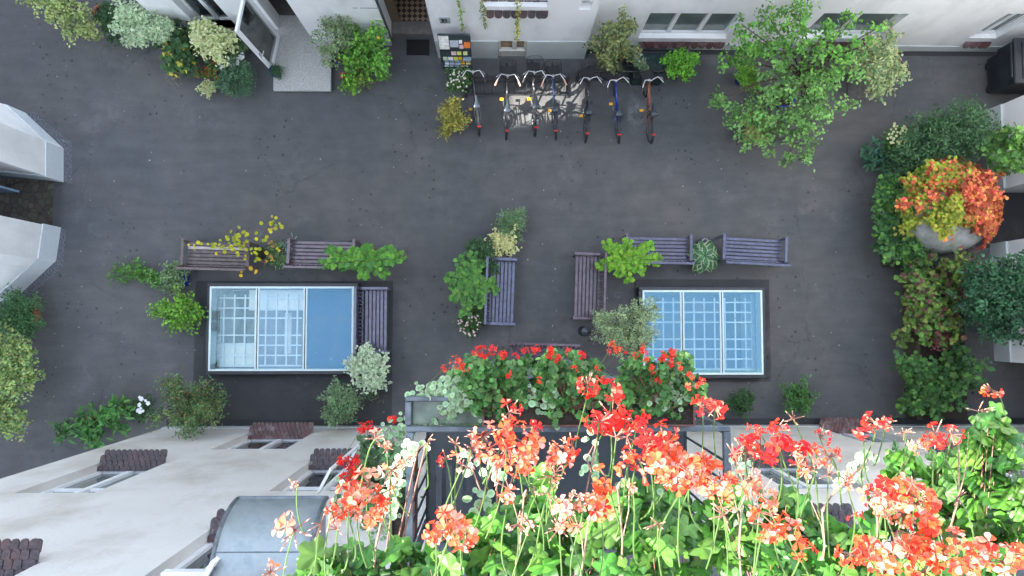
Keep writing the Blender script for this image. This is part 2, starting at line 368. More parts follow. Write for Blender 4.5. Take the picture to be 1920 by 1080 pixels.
def blossoms(mb, lobes, pal, n, size=0.035, kind='round', dz=0.03):
    for (px,py,rp,z,hz) in lobes:
        c = np.array(G(px,py,z)); r = rp*mpp(z)
        for i in range(n):
            u = rdir(1)[0]; p = c+u*np.array([r,r,hz])*rnd.uniform(0.5,1); p[2] = c[2]+abs(u[2])*hz+dz
            k = 5; a = nr.uniform(0,6.28)+np.arange(k)*6.283/k
            dr = np.stack([np.cos(a),np.sin(a),np.full(k,0.15)],1)
            inst(mb, kind, np.tile(p,(k,1)), dr, np.tile([rnd.uniform(-.3,.3),rnd.uniform(-.3,.3),1.0],(k,1)), np.full(k,size*rnd.uniform(.7,1.2)), pick(pal,k,0.08))
def pot(root, x, y, r, h, m, z=0.0, square=False):
    mb = MB()
    if square:
        mb.box(x-r,x+r,y-r,y-r+.025,z,z+h).box(x-r,x+r,y+r-.025,y+r,z,z+h).box(x-r,x-r+.025,y-r+.026,y+r-.026,z,z+h).box(x+r-.025,x+r,y-r+.026,y+r-.026,z,z+h)
        mb.box(x-r+.03,x+r-.03,y-r+.03,y+r-.03,z,z+.02)
    else:
        mb.lathe([(r*.68,0),(r*.72,.01),(r*.92,h*.8),(r*.93,h*.82),(r*1.03,h*.83),(r*1.03,h),(r*.93,h),(r*.88,h*.8),(r*.6,.03),(0,.03)], (x,y,z), 20)
    p = mb.build('pot', m, root, smooth=not square)
    s = MB()
    if square: s.box(x-r+.03,x+r-.03,y-r+.03,y+r-.03,z+h*.7,z+h*.85)
    else: s.lathe([(r*.86,0),(r*.5,.015),(0,.02)], (x,y,z+h*.84), 16)
    s.build('soil', SOIL, p)
def plant(name, label, cat, lobes, kind, size, pal, dens=1.0, pal2=None, pt=None, group=None, flowers=None, stems=True, extra=None, flat=0.5, base=None, clump=2.2, stem_r=0.006):
    """pt = (px,py,r,h,material[,square]); flowers = (lobes,pal,n,size)"""
    if base is None:
        if pt: b = G(pt[0],pt[1],0.0)
        else:
            l = max(lobes, key=lambda q:q[2]); b = G(l[0],l[1],l[3]); b.z = 0
    else: b = Vector(base)
    root = thing(name, label, cat, b, group); lobes = [(a_,b_,c_*1.24,d_,e_) for a_,b_,c_,d_,e_ in lobes]
    top = b.copy()
    if pt:
        pot(root, b.x, b.y, pt[2], pt[3], pt[4], square=len(pt) > 5); top.z += pt[3]*0.85
    sm = MB() if stems else None
    f = MB(); foliage(f, lobes, kind, size, pal, dens, pal2, base=(top.x,top.y,top.z) , stemmb=sm, flat=flat, clump=clump, stem_r=stem_r)
    if extra:
        for e in extra: foliage(f, *e[0], base=(top.x,top.y,top.z), **e[1])
    f.C = [np.clip(c_*np.array([1.42,1.30,1.2]),0,.85) if c_ is not None else None for c_ in f.C]
    f.build('leaves', LEAF, root)
    if stems: sm.build('stems', BARK if stem_r > 0.008 else STEM, root)
    if flowers:
        for fl in flowers if isinstance(flowers, list) else [flowers]:
            q = MB(); blossoms(q, fl[0], fl[1], fl[2], fl[3]); q.build('flowers', PETAL, root)
    return root
# ================================================ SETTING: ground
SKL = dict(l=G(391,538,.32), r=G(1206,545,.32))
A0,A1 = G(391,695,.32), G(663,538,.32)
B0,B1 = G(1207,702,.32), G(1428,545,.32)
HOLES = [(A0.x+.06,A1.x-.06,A0.y+.06,A1.y-.06),(B0.x+.06,B1.x-.06,B0.y+.06,B1.y-.06)]
def sheet_with_holes(name, x0,x1,y0,y1,z, holes, m, sub=None):
    xs = sorted({x0,x1,*[h[0] for h in holes],*[h[1] for h in holes]}); ys = sorted({y0,y1,*[h[2] for h in holes],*[h[3] for h in holes]})
    xs = [x for x in xs if x0 <= x <= x1]; ys = [y for y in ys if y0 <= y <= y1]
    mb = MB()
    for i in range(len(xs)-1):
        for j in range(len(ys)-1):
            cx,cy = (xs[i]+xs[i+1])/2,(ys[j]+ys[j+1])/2
            if any(h[0]<cx<h[1] and h[2]<cy<h[3] for h in holes): continue
            mb.quad((xs[i],ys[j],z),(xs[i+1],ys[j],z),(xs[i+1],ys[j+1],z),(xs[i],ys[j+1],z))
    return tag(mb.build(name, m), kind='structure')
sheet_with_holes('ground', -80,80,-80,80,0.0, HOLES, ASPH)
pa,pb = G(361,796),G(737,527); sheet_with_holes('dark_paving', pa.x,pb.x,pa.y,pb.y,0.004,[HOLES[0]],ASPH2)
pa,pb = G(1190,716),G(1442,524); sheet_with_holes('dark_paving', pa.x,pb.x,pa.y,pb.y,0.004,[HOLES[1]],ASPH2)
# ================================================ facades
class Plane:
    """u runs along the wall, d is depth into the building"""
    def __init__(s, axis, at, sign): s.a = axis; s.p = at; s.s = sign
    def __call__(s, u, z, d=0.0):
        return (u, s.p+s.s*d, z) if s.a == 'y' else (s.p+s.s*d, u, z)
def facade(mb, P, u0,u1,z0,z1, holes, depth=0.25, back=True):
    us = sorted({u0,u1,*[min(max(h[i],u0),u1) for h in holes for i in (0,1)]}); zs = sorted({z0,z1,*[min(max(h[i],z0),z1) for h in holes for i in (2,3)]})
    for i in range(len(us)-1):
        for j in range(len(zs)-1):
            cu,cz = (us[i]+us[i+1])/2,(zs[j]+zs[j+1])/2
            if any(h[0]<cu<h[1] and h[2]<cz<h[3] for h in holes): continue
            mb.quad(P(us[i],zs[j]),P(us[i+1],zs[j]),P(us[i+1],zs[j+1]),P(us[i],zs[j+1]))
    for h in holes:
        a,b,c,d = h[:4]; D = h[4] if len(h) > 4 else depth
        mb.quad(P(a,c),P(a,d),P(a,d,D),P(a,c,D)); mb.quad(P(b,c),P(b,c,D),P(b,d,D),P(b,d))
        mb.quad(P(a,d),P(b,d),P(b,d,D),P(a,d,D))
        if c > z0+.01: mb.quad(P(a,c),P(a,c,D),P(b,c,D),P(b,c))
def pbox(mb, P, u0,u1,z0,z1,d0,d1):
    c = [P(u,z,dd) for dd in (d0,d1) for z in (z0,z1) for u in (u0,u1)]
    mb.add(c, [(0,2,3,1),(4,5,7,6),(0,1,5,4),(2,6,7,3),(0,4,6,2),(1,3,7,5)])
def window(parent, P, u0,u1,z0,z1, d=0.18, mull=1, glass=None, rail=None, fw=0.07):
    f = MB(); e = .004
    pbox(f,P,u0+e,u1-e,z0+e,z0+fw,d-.04,d+.03); pbox(f,P,u0+e,u1-e,z1-fw,z1-e,d-.04,d+.03)
    pbox(f,P,u0+e,u0+fw,z0+fw,z1-fw,d-.04,d+.03); pbox(f,P,u1-fw,u1-e,z0+fw,z1-fw,d-.04,d+.03)
    for k in range(mull):
        u = u0+(u1-u0)*(k+1)/(mull+1); pbox(f,P,u-.045,u+.045,z0+fw,z1-fw,d-.05,d+.03)
    if rail:
        z = z0+(z1-z0)*rail
        us = [u0+fw]+[u0+(u1-u0)*(k+1)/(mull+1)+sg for k in range(mull) for sg in (-.046,.046)]+[u1-fw]
        for k in range(0,len(us),2): pbox(f,P,us[k],us[k+1],z-.03,z+.03,d-.035,d+.03)
    w_ = f.build('window', FRAMEW, parent)
    g = MB(); pbox(g,P,u0+fw-.02,u1-fw+.02,z0+fw-.02,z1-fw+.02,d+.005,d+.02); g.build('pane', glass or PANE, w_)
    return w_
def tile_sill(parent, P, u0,u1,zin,zout,din,dout, m=None, rows=2, tw=0.17):
    """sloping row of round-ended clay tiles below a window"""
    mb = MB(); n = max(3,int(round((u1-u0)/tw))); tw = (u1-u0)/n
    for r in range(rows):
        a = r/rows; b = (r+1)/rows
        d0,d1 = din+(dout-din)*max(0,a-.12), din+(dout-din)*b; z0_,z1_ = zin+(zout-zin)*max(0,a-.12), zin+(zout-zin)*b
        lift = 0.02*(rows-r)
        for k in range(n):
            ua = u0+tw*k+.004+ (tw/2 if (r%2 and k < n-1) else 0); ub = ua+tw-.008
            if ub > u1: ub = u1
            top = []; K = 6; jz = rnd.uniform(-.006,.006)
            for i in range(K+1):
                t = math.pi*i/K; top.append(((ua+ub)/2-(ub-ua)/2*math.cos(t), math.sin(t)))
            ll = abs(dout-din)
            def pt(u,s,h):  # s=0 top edge, 1 start of round end
                dd = d0+(d1-d0)*s; zz = z0_+(z1_-z0_)*s
                return P(u, zz+lift+h+jz, dd)
            V = [pt(ua,0,0),pt(ub,0,0)]+[pt(u,0.72+0.28*q,0) for u,q in reversed(top)]
            V2 = [pt(ua,0,-.018),pt(ub,0,-.018)]+[pt(u,0.72+0.28*q,-.018) for u,q in reversed(top)]
            n_ = len(V); mb.add(V+V2, [tuple(range(n_)), tuple(range(2*n_-1,n_-1,-1))]+[(i,(i+1)%n_,n_+(i+1)%n_,n_+i) for i in range(n_)])
    return mb.build('tile_sill', m or TILE, parent)
def close_box(mb, x0,x1,y0,y1,z0,z1, skip=()):
    q = {'x0':((x0,y0,z0),(x0,y1,z0),(x0,y1,z1),(x0,y0,z1)),'x1':((x1,y0,z0),(x1,y1,z0),(x1,y1,z1),(x1,y0,z1)),
         'y0':((x0,y0,z0),(x1,y0,z0),(x1,y0,z1),(x0,y0,z1)),'y1':((x0,y1,z0),(x1,y1,z0),(x1,y1,z1),(x0,y1,z1)),'z1':((x0,y0,z1),(x1,y0,z1),(x1,y1,z1),(x0,y1,z1))}
    for k,v in q.items():
        if k not in skip: mb.quad(*v)
# ------------------------------------------------ opposite building (right wing, bay, hall entrance, left wing)
YR = G(1500,93).y; YB = G(1000,108).y; YM = G(735,84).y; YL = G(350,60).y
xBayL = G(822,107).x; xBayR = G(1093,108).x; xDoorL = G(735,84).x; xStep = G(592,74).x; xEndL = G(322,60).x
TOP = 13.5
ob = thing('courtyard_house', 'white plastered house across the courtyard with entrance hall, bay and wide windows', 'building', (0,YR,0))
wall = MB()
PR = Plane('y', YR, 1); PB = Plane('y', YB, 1); PM = Plane('y', YM, 1); PL = Plane('y', YL, 1)
def wpt(px,py,P): v = WY(px,py,P.p); return v.x, v.z
# right wing windows: bottom edge of frame py 55, top py 12
def right_window(pxa, pxb, pya=57, pyb=10):
    a = WY(pxa,pya,YR+.18); b = WY(pxb,pya,YR+.18); t = WY(pxb,pyb,YR+.18)
    return (a.x,b.x,a.z,t.z)
rw = [right_window(1196,1362), right_window(1497,1645), right_window(1815,1868)]
upR = [(u, u+1.5, z, z+1.9) for z in (4.9,8.8) for u in (3.1,6.8,10.5)]
facade(wall, PR, xBayR, 40, .0, TOP, rw+upR, .3)
# bay
bw = WY(905,16,YB).x, WY(1026,16,YB).x, WY(905,12,YB).z, 3.6
cel = WY(934,100,YB); cer = WY(986,100,YB); celt = WY(934,77,YB)
lo = (cel.x,cer.x,0.0,celt.z,.35)
sl1 = (WY(838,12,YB).x, WY(860,12,YB).x, WY(838,11,YB).z, 2.6); sl2 = (WY(1086,18,YB).x, WY(1108,18,YB).x, WY(1086,18,YB).z, 2.9)
upB = [(-.6+0, .9, z, z+1.9) for z in (4.9,8.8)]
facade(wall, PB, xBayL, xBayR, 0, TOP, [bw,lo,sl1,sl2]+upB, .25)
wall.quad((xBayR,YB,0),(xBayR,YR,0),(xBayR,YR,TOP),(xBayR,YB,TOP))
# hall entrance between mid wall and bay (deep opening)
HALLD = YB+5.0
for (x,ya,yb) in ((xBayL,YB,HALLD),(xDoorL,YM,HALLD)): wall.quad((x,ya,0),(x,yb,0),(x,yb,2.7),(x,ya,2.7))
wall.quad((xDoorL,YM,2.7),(xBayL,YM,2.7),(xBayL,YM,TOP),(xDoorL,YM,TOP)); wall.quad((xDoorL,YM,2.7),(xBayL,YM,2.7),(xBayL,HALLD,2.7),(xDoorL,HALLD,2.7))
wall.quad((xBayL,YB,2.7),(xBayL,YM,2.7),(xBayL,YM,TOP),(xBayL,YB,TOP)); wall.quad((xDoorL,HALLD,0),(xBayL,HALLD,0),(xBayL,HALLD,2.7),(xDoorL,HALLD,2.7))
# mid wall
upM = [(-5.0,-3.5,z,z+1.9) for z in (4.9,8.8)]
facade(wall, PM, xStep, xDoorL, 0, TOP, [h for h in upM if h[0] > xStep and h[1] < xDoorL], .25)
wall.quad((xStep,YM,0),(xStep,YL,0),(xStep,YL,TOP),(xStep,YM,TOP))
# left wing with shop door and window
door = (G(527,70).x, xStep-.02, 0.0, 2.45, .35)
wl = WY(374,34,YL+.22); wr = WY(446,34,YL+.22)
lw = (wl.x, min(wr.x, door[0]-.12), wl.z, 2.5)
facade(wall, PL, xEndL, xStep, 0, TOP, [door, lw]+[(-6.9,-5.6,z,z+1.9) for z in (4.9,8.8)], .35)
close_box(wall, xEndL, 40, YR+.9, YR+9, 0, TOP, skip=('y0',)); wall.quad((xEndL,YL,0),(xEndL,YR+.9,0),(xEndL,YR+.9,TOP),(xEndL,YL,TOP))
wall.quad((xEndL,YL,TOP),(40,YB,TOP),(40,YR+.9,TOP),(xEndL,YR+.9,TOP))
wall.build('wall', WHITE, ob)
dk = MB(); # dark rooms behind door and window
dk.quad((door[0]-.5,YL+1.8,0),(door[1]+.3,YL+1.8,0),(door[1]+.3,YL+1.8,3),(door[0]-.5,YL+1.8,3)); dk.quad((door[0]-.5,YL+.36,.16),(door[1]+.3,YL+.36,.16),(door[1]+.3,YL+1.8,.16),(door[0]-.5,YL+1.8,.16))
dk.build('vestibule_floor', mat('worn_brown_floor',(0.10,0.085,0.075),0.7,var=.3,scale=5), ob)
for i,h in enumerate(rw): window(ob, PR, *h, d=.16, mull=2 if i == 0 else (1 if i == 1 else 1))
for h in upR: window(ob, PR, *h, d=.16, mull=1, glass=PANED)
window(ob, PB, *bw, d=.16, mull=1); 
for h in upB+[sl1,sl2]: window(ob, PB, *h, d=.16, mull=0 if h in (sl1,sl2) else 1, glass=PANED, fw=.05)
for h in upM:
    if h[0] > xStep and h[1] < xDoorL: window(ob, PM, *h, d=.16, mull=1, glass=PANED)
window(ob, PL, *lw, d=.22, mull=1, glass=PANED)
for z in (4.9,8.8): window(ob, PL, -6.9,-5.6,z,z+1.9, d=.2, mull=1, glass=PANED)
# tile sills
for i,h in enumerate(rw):
    tile_sill(ob, PR, h[0]-.02, h[1]+.05, h[2]-.01, h[2]-.36, .14, -.10)
tile_sill(ob, PB, bw[0]-.02, bw[1]+.03, bw[2]-.01, bw[2]-.33, .12, -.10, m=TILED)
pb_ = MB(); pbox(pb_, PL, lw[0]+.01, lw[1]-.01, lw[2]-.02, lw[2]+.0, -.05, .18); pbox(pb_, PL, lw[0]+.01,lw[1]-.01,.25,lw[2]-.021,-.03,.03); pb_.build('window_apron', mat('plum_board',(0.12,0.07,0.075),0.5), ob)
# plinths
pl = MB(); ph = WY(1000,78,YB-.02).z
pbox(pl,PB,xBayL-.0,cel.x-.002,0,ph,-.025,-.002); pbox(pl,PB,cer.x+.002,xBayR+.025,0,ph,-.025,-.002); pl.box(xBayR+.002,xBayR+.025,YB+.001,YR-.03,0,ph)
pbox(pl,PR,xBayR+.03,40,0,.28,-.02,-.002); pbox(pl,PM,xStep+.002,xDoorL,0,.3,-.02,-.002)
pl.build('plinth', PLINTH, ob)
# cellar window in the bay
cw = MB(); zt = celt.z-.01
pbox(cw,PB,cel.x+.005,cer.x-.005,0,zt*.42,.03,.34); pbox(cw,PB,cel.x+.02,cer.x-.02,zt*.42,zt*.5,-.03,.34)
pbox(cw,PB,cel.x+.005,cel.x+.06,zt*.5,zt,.0,.3); pbox(cw,PB,cer.x-.06,cer.x-.005,zt*.5,zt,.0,.3); mx_=(cel.x+cer.x)/2+.05; pbox(cw,PB,mx_-.05,mx_+.05,zt*.5,zt,.0,.3); pbox(cw,PB,cel.x+.06,cer.x-.06,zt-.03,zt,.0,.3) if False else None
cwo = cw.build('cellar_window', mat('aged_cream_paint',(0.55,0.55,0.50),0.6), ob)
g=MB(); pbox(g,PB,cel.x+.06,cer.x-.06,zt*.5,zt,.06,.1); g.build('pane', mat('amber_glass',(0.22,0.12,0.05),0.2,var=.6,scale=5), cwo)
# hall floor, threshold, mat
def tilefloor():
    m = bpy.data.materials.new('patterned_tiles'); m.use_nodes = True; n = m.node_tree; b = n.nodes['Principled BSDF']; b.inputs['Roughness'].default_value = .5
    tc = n.nodes.new('ShaderNodeTexCoord'); mp = n.nodes.new('ShaderNodeMapping'); mp.inputs['Rotation'].default_value = (0,0,R(45)); n.links.new(tc.outputs['Object'],mp.inputs[0])
    c = n.nodes.new('ShaderNodeTexChecker'); c.inputs['Scale'].default_value = 11; n.links.new(mp.outputs[0],c.inputs[0]); c.inputs[1].default_value=(0.36,0.26,0.18,1); c.inputs[2].default_value=(0.05,0.035,0.03,1)
    n.links.new(c.outputs[0],b.inputs['Base Color']); return m
fl = MB(); yt = G(780,63,.12).y; fl.box(xDoorL+.003,xBayL-.003,yt,G(780,40,.12).y,0,.12); fl.build('threshold', mat('worn_step',(0.17,0.16,0.15),.8,var=.2,scale=12,bump=.2), ob)
fl = MB(); fl.box(xDoorL+.003,xBayL-.003,G(780,40,.12).y+.003,HALLD-.01,0,.115); fl.build('hall_floor', tilefloor(), ob)
dj = MB(); dj.box(xDoorL+.004,xDoorL+.22,YM+.5,YM+.56,.12,2.6); dj.box(xDoorL+.004,xDoorL+.06,YM+.56,YM+1.6,.12,2.6); dj.build('door', mat('brown_door_paint',(0.16,0.11,0.07),.5), ob)
fr_ = MB(); fr_.box(xBayL-.03,xBayL-.003,YB+.02,YB+.1,.0,2.6); fr_.box(xDoorL+.003,xDoorL+.03,YM+.02,YM+.1,.0,2.6); fr_.build('door_frame', STEEL, ob)
# name plate lettering strip & house letter
npz = WY(684,15,YM-.004); s = MB()
for k in range(11):
    if k in (2,): continue
    x = WY(662,15,YM).x + k*.052; s.box(x,x+.04,YM-.012,YM-.003,npz.z-.012,npz.z+.012)
s.build('nameplate', mat('faded_lettering',(0.30,0.33,0.34),.6), ob)
def text_mesh(body, size, m, name, M, parent, ext=.004):
    c = bpy.data.curves.new(name,'FONT'); c.body = body; c.size = size; c.extrude = ext; c.align_x='CENTER'; c.align_y='CENTER'; c.offset = size*.02
    o = bpy.data.objects.new(name,c); me = bpy.data.meshes.new_from_object(o); me.transform(M); me.materials.append(m)
    bpy.data.objects.remove(o); r = bpy.data.objects.new(name,me); col.objects.link(r)
    if parent: r.parent = parent; me.transform(Matrix.Translation(-wloc(parent)))
    return r
a = WY(825,42,YB); b = WY(843,32,YB)
sg = thing('house_sign','small grey square sign with a black letter B beside the hall entrance','sign',((a.x+b.x)/2,YB,a.z))
s = MB(); s.bbox(a.x,b.x,YB-.02,YB-.003,a.z,b.z,.004); s.build('plate', mat('sign_grey',(0.33,0.37,0.38),.5), sg)
s = MB(); cx,cz=(a.x+b.x)/2,(a.z+b.z)/2; hh=(b.z-a.z)*.36; hw=(b.x-a.x)*.27; y0,y1=YB-.026,YB-.021
# serif B in blocks and half rings
s.box(cx-hw,cx-hw*.45,y0,y1,cz-hh,cz+hh)
for cc,rr in ((cz+hh*.5,hh*.5),(cz-hh*.48,hh*.54)):
    pts=[];K=10
    for i in range(K+1):
        t=-math.pi/2+math.pi*i/K; pts.append((cx+hw*.15+math.cos(t)*rr*.95, cc+math.sin(t)*rr, cx+hw*.15+math.cos(t)*rr*.45, cc+math.sin(t)*rr*.55))
    for i in range(K):
        p,q=pts[i],pts[i+1]; s.add([(p[0],y0,p[1]),(q[0],y0,q[1]),(q[2],y0,q[3]),(p[2],y0,p[3])],[(0,1,2,3)])
    s.box(cx-hw*.45,cx+hw*.15,y0,y1,cc+rr*.55,cc+rr); s.box(cx-hw*.45,cx+hw*.15,y0,y1,cc-rr,cc-rr*.55)
s.box(cx-hw*1.35,cx-hw,y0,y1,cz+hh*.8,cz+hh); s.box(cx-hw*1.35,cx-hw,y0,y1,cz-hh,cz-hh*.8)
s.build('letter', DARK, sg)
mt = MB(); a=G(762,103,.02); b=G(805,74,.02); mt.bbox(a.x,b.x,a.y,b.y,.003,.02,.006); tag(mt.build('door_mat', mat('black_bristle',(0.012,0.012,0.013),.95,var=.4,scale=60,bump=.8,bscale=150)),'black rectangular mat lying in front of the tiled hall entrance','door mat')
# slab landing and shop door leaves
a=G(512,170,.17); b=G(622,40,.17)
sl=thing('entrance_slab','pale speckled stone landing slab in front of the glazed shop door','landing',((a.x+b.x)/2,a.y,0))
m_=MB(); m_.bbox(a.x,b.x,a.y,YL+.35,.10,.17,.008); m_.build('slab_top', mat('terrazzo',(0.36,0.36,0.34),.7,var=.28,scale=45,bump=.1), sl); m_=MB(); m_.box(a.x+.03,b.x-.03,a.y+.04,YL+.33,0,.10); m_.build('slab_base', CONC, sl)
def leaf(name,label,p0,p1,z0,z1,m,glass,par=None):
    p0=Vector((p0[0],p0[1],0)); p1=Vector((p1[0],p1[1],0)); L=(p1-p0).length; ang=math.atan2(p1.y-p0.y,p1.x-p0.x)
    M=Matrix.Translation(p0)@Matrix.Rotation(ang,4,'Z')
    q=MB(); w=.09; q.box(0,w,-.025,.025,z0,z1); q.box(L-w,L,-.025,.025,z0,z1); q.box(w,L-w,-.025,.025,z0,z0+.14); q.box(w,L-w,-.025,.025,z1-w,z1); q.xform(M)
    o=q.build(name,m,par); o['label']=label
    q=MB(); q.box(w-.005,L-w+.005,-.006,.006,z0+.135,z1-w+.005); q.xform(M); q.build('pane',glass,o)
    h=MB(); h.tube([(L-.045,-.03,1.05),(L-.045,-.075,1.05),(L-.16,-.075,1.05)],.011,6); h.tube([(L-.045,.03,1.05),(L-.045,.075,1.05),(L-.16,.075,1.05)],.011,6); h.box(L-.07,L-.02,-.03,.03,.95,1.15); h.xform(M); h.build('handle',CHROME,o)
    return o
p1=G(510,134,.18); p0=G(524,68,.18)
leaf('door','white framed glazed door leaf standing open',p0,p1,.185,2.38,FRAMEW,CLEAR,ob)
p1=G(591,75,.18); p0=Vector((xStep-.06,YL+.05,0))
leaf('door','dark glossy door leaf folded back',p0,p1,.185,2.38,mat('dark_gloss',(0.03,0.035,0.04),.12,spec=.8),PANED,ob)
# vines on the bay wall
def vine(px,py0,py1,label,pal):
    root=thing('hanging_vine',label,'vine',(WY(px,py0,YB).x,YB-.03,WY(px,py1,YB).z),'thin vines trailing down the bay wall')
    x=WY(px,py0,YB).x; z0,z1=WY(px,py0,YB).z+.6,WY(px,py1,YB).z
    pts=[(x+.02*math.sin(i*1.3),YB-.035,z0+(z1-z0)*i/12) for i in range(13)]
    s=MB(); s.tube(pts,.006,4); s.build('stem',STEM,root)
    n=int((z0-z1)/.02); t=nr.uniform(0,1,n); p=np.stack([x+nr.normal(size=n)*.025,np.full(n,YB-.05)-nr.uniform(0,.04,n),z0+(z1-z0)*t],1)
    f=MB(); inst(f,'ovate',p,np.stack([nr.normal(size=n),nr.normal(size=n)*.3,-np.ones(n)],1),np.tile([0,-1.,.6],(n,1))+rdir(n)*.4,nr.uniform(.035,.06,n),pick(pal,n)); f.build('leaves',LEAF,root)
vine(861,2,52,'thin yellowing vine on the bay wall nearest the letter sign',OLIVE+LIME); vine(906,2,46,'thin olive vine at the left end of the bay tile sill',OLIVE); vine(972,0,70,'longer yellow green vine hanging over the middle of the bay tile sill',OLIVE+YEL)
# ------------------------------------------------ left building: two chamfered piers, passage, upper storeys with an added sun gap
LB=thing('gateway_house','white house at the left edge with two chamfered gateway piers','building',(-11,2.5,0))
XL=G(118,300).x
P1=[G(118,340),G(118,277),G(46,213)]; P2=[G(104,490),G(113,428)]; P2c=G(30,556)
LTOP=22.0; GAPB=8.3; GAPT=11.5
wb=MB()
polyA=[(P1[0].x,P1[0].y),(P1[1].x,P1[1].y),(P1[2].x,P1[2].y),(P1[2].x-.3,P1[2].y+.05),(P1[2].x-1.9,P1[2].y+.05),(P1[2].x-1.9,P1[0].y+.3)]
polyB=[(P2[0].x,P2[0].y),(P2[1].x,P2[1].y),(P2[1].x-2.9,P2[1].y-.45),(P2[1].x-2.9,P2c.y-.1),(P2c.x-.4,P2c.y-.1),(P2c.x,P2c.y)]
wb.prism(list(reversed(polyA)),0,3.6); wb.prism(list(reversed(polyB)),0,3.6)
XU=-14.0; LTOP=24.3; GAPB=11.5; GAPT=13.9; TH=1.2
# main house set back behind the gateway; unseen height and added slot high up shape the sunlight
PU=Plane('x',XU,-1)
yA,yB_=1.55,2.6
def lwins(a,b,zs):
    r=[]; n=max(1,int((b-a)/2.4)); st=(b-a)/n
    for z in zs:
        for k in range(n): c=a+st*(k+.5); r.append((c-.55,c+.55,z,z+1.9))
    return r
hB=lwins(-14,yA-.2,(1,5,9,13,17)); hA=lwins(yB_+.2,22,(1,5,9,13,17))
def addw(a,b,z0,z1,h):
    facade(wb,PU,a,b,z0,z1,h,.2); wb.quad((XU-TH,a,z0),(XU-TH,b,z0),(XU-TH,b,z1),(XU-TH,a,z1))
addw(-14,yA,0,LTOP,hB); addw(yB_,22,0,LTOP,hA); addw(yA,yB_,0,GAPB,[]); addw(yA,yB_,GAPT,LTOP,[])
for y in (yA,yB_):
    wb.quad((XU,y,GAPB),(XU-TH,y,GAPB),(XU-TH,y,GAPT),(XU,y,GAPT))
for z in (GAPB,GAPT): wb.quad((XU,yA,z),(XU-TH,yA,z),(XU-TH,yB_,z),(XU,yB_,z))
wb.quad((XU,-14,LTOP),(XU,22,LTOP),(XU-TH,22,LTOP),(XU-TH,-14,LTOP))
for y in (-14,22): wb.quad((XU,y,0),(XU-TH,y,0),(XU-TH,y,LTOP),(XU,y,LTOP))
wb.build('wall',WHITE,LB)
for h in hA+hB: window(LB,PU,*h,d=.14,mull=1,glass=PANED)
pl=MB()
def grow(poly,e):
    c=Vector((sum(p[0] for p in poly)/len(poly),sum(p[1] for p in poly)/len(poly))); return [(p[0]+(1 if p[0]>c.x else -1)*e,p[1]+(1 if p[1]>c.y else -1)*e) for p in poly]
pl.prism(list(reversed(grow(polyA,.02))),0,.62); pl.prism(list(reversed(grow(polyB,.02))),0,.62); pl.build('plinth',mat('pale_blue_plinth',(0.60,0.66,0.70),.7,var=.04),LB)
gq=G(38,362); gd=MB(); gd.box(gq.x-1.2,gq.x,gq.y,gq.y+.05,.03,2.3); gd.build('door',mat('pale_blue_glass',(0.25,0.38,0.55),.15),LB)
def cobbles():
    m=bpy.data.materials.new('coloured_cobbles'); m.use_nodes=True; n=m.node_tree; b=n.nodes['Principled BSDF']; b.inputs['Roughness'].default_value=.7
    tc=n.nodes.new('ShaderNodeTexCoord'); v=n.nodes.new('ShaderNodeTexVoronoi'); v.inputs['Scale'].default_value=6.5; n.links.new(tc.outputs['Object'],v.inputs['Vector'])
    cr=n.nodes.new('ShaderNodeValToRGB'); n.links.new(v.outputs['Color'],cr.inputs[0]); e=cr.color_ramp.elements; e[0].color=(0.05,0.06,0.055,1); e[1].color=(0.15,0.06,0.045,1)
    for p,c in ((.3,(0.09,0.09,0.06)),(.55,(0.06,0.045,0.04)),(.75,(0.12,0.11,0.09))): x=e.new(p); x.color=(*c,1)
    v2=n.nodes.new('ShaderNodeTexVoronoi'); v2.feature='DISTANCE_TO_EDGE'; v2.inputs['Scale'].default_value=6.5; n.links.new(tc.outputs['Object'],v2.inputs['Vector'])
    r2=n.nodes.new('ShaderNodeValToRGB'); n.links.new(v2.outputs['Distance'],r2.inputs[0]); r2.color_ramp.elements[1].position=.12
    mx=n.nodes.new('ShaderNodeMixRGB'); mx.blend_type='MULTIPLY'; mx.inputs[0].default_value=.5; n.links.new(cr.outputs[0],mx.inputs[1]); n.links.new(r2.outputs[0],mx.inputs[2]); n.links.new(mx.outputs[0],b.inputs['Base Color']); return m
s=MB(); x1=G(100,380).x; s.quad((x1-6,P2[1].y-.3,.004),(x1,P2[1].y,.004),(x1,P1[0].y,.004),(x1-6,P1[0].y+.3,.004)); tag(s.build('passage_paving',cobbles()),kind='structure')
lt=MB(); lt.box(XL-4.0,XL-.35,P2[1].y-.3,P1[0].y+.3,3.61,4.0); lt.build('passage_roof',WHITE,LB)  # unseen slab added over the passage to shade it
GRAV=mat('grey_pebble_strip',(0.10,0.105,0.12),.9,var=.7,scale=28,bump=.5)
for k,(q) in enumerate(([(118,277),(46,213),(62,208),(134,268)],[(104,490),(30,556),(48,562),(118,500)],[(118,277),(134,268),(136,345),(118,342)],[(104,490),(118,500),(124,432),(113,428)])):
    s=MB(); s.add([tuple(G(*p,.005)) for p in q],[(0,1,2,3)]); tag(s.build('gravel_strip',GRAV),kind='structure')
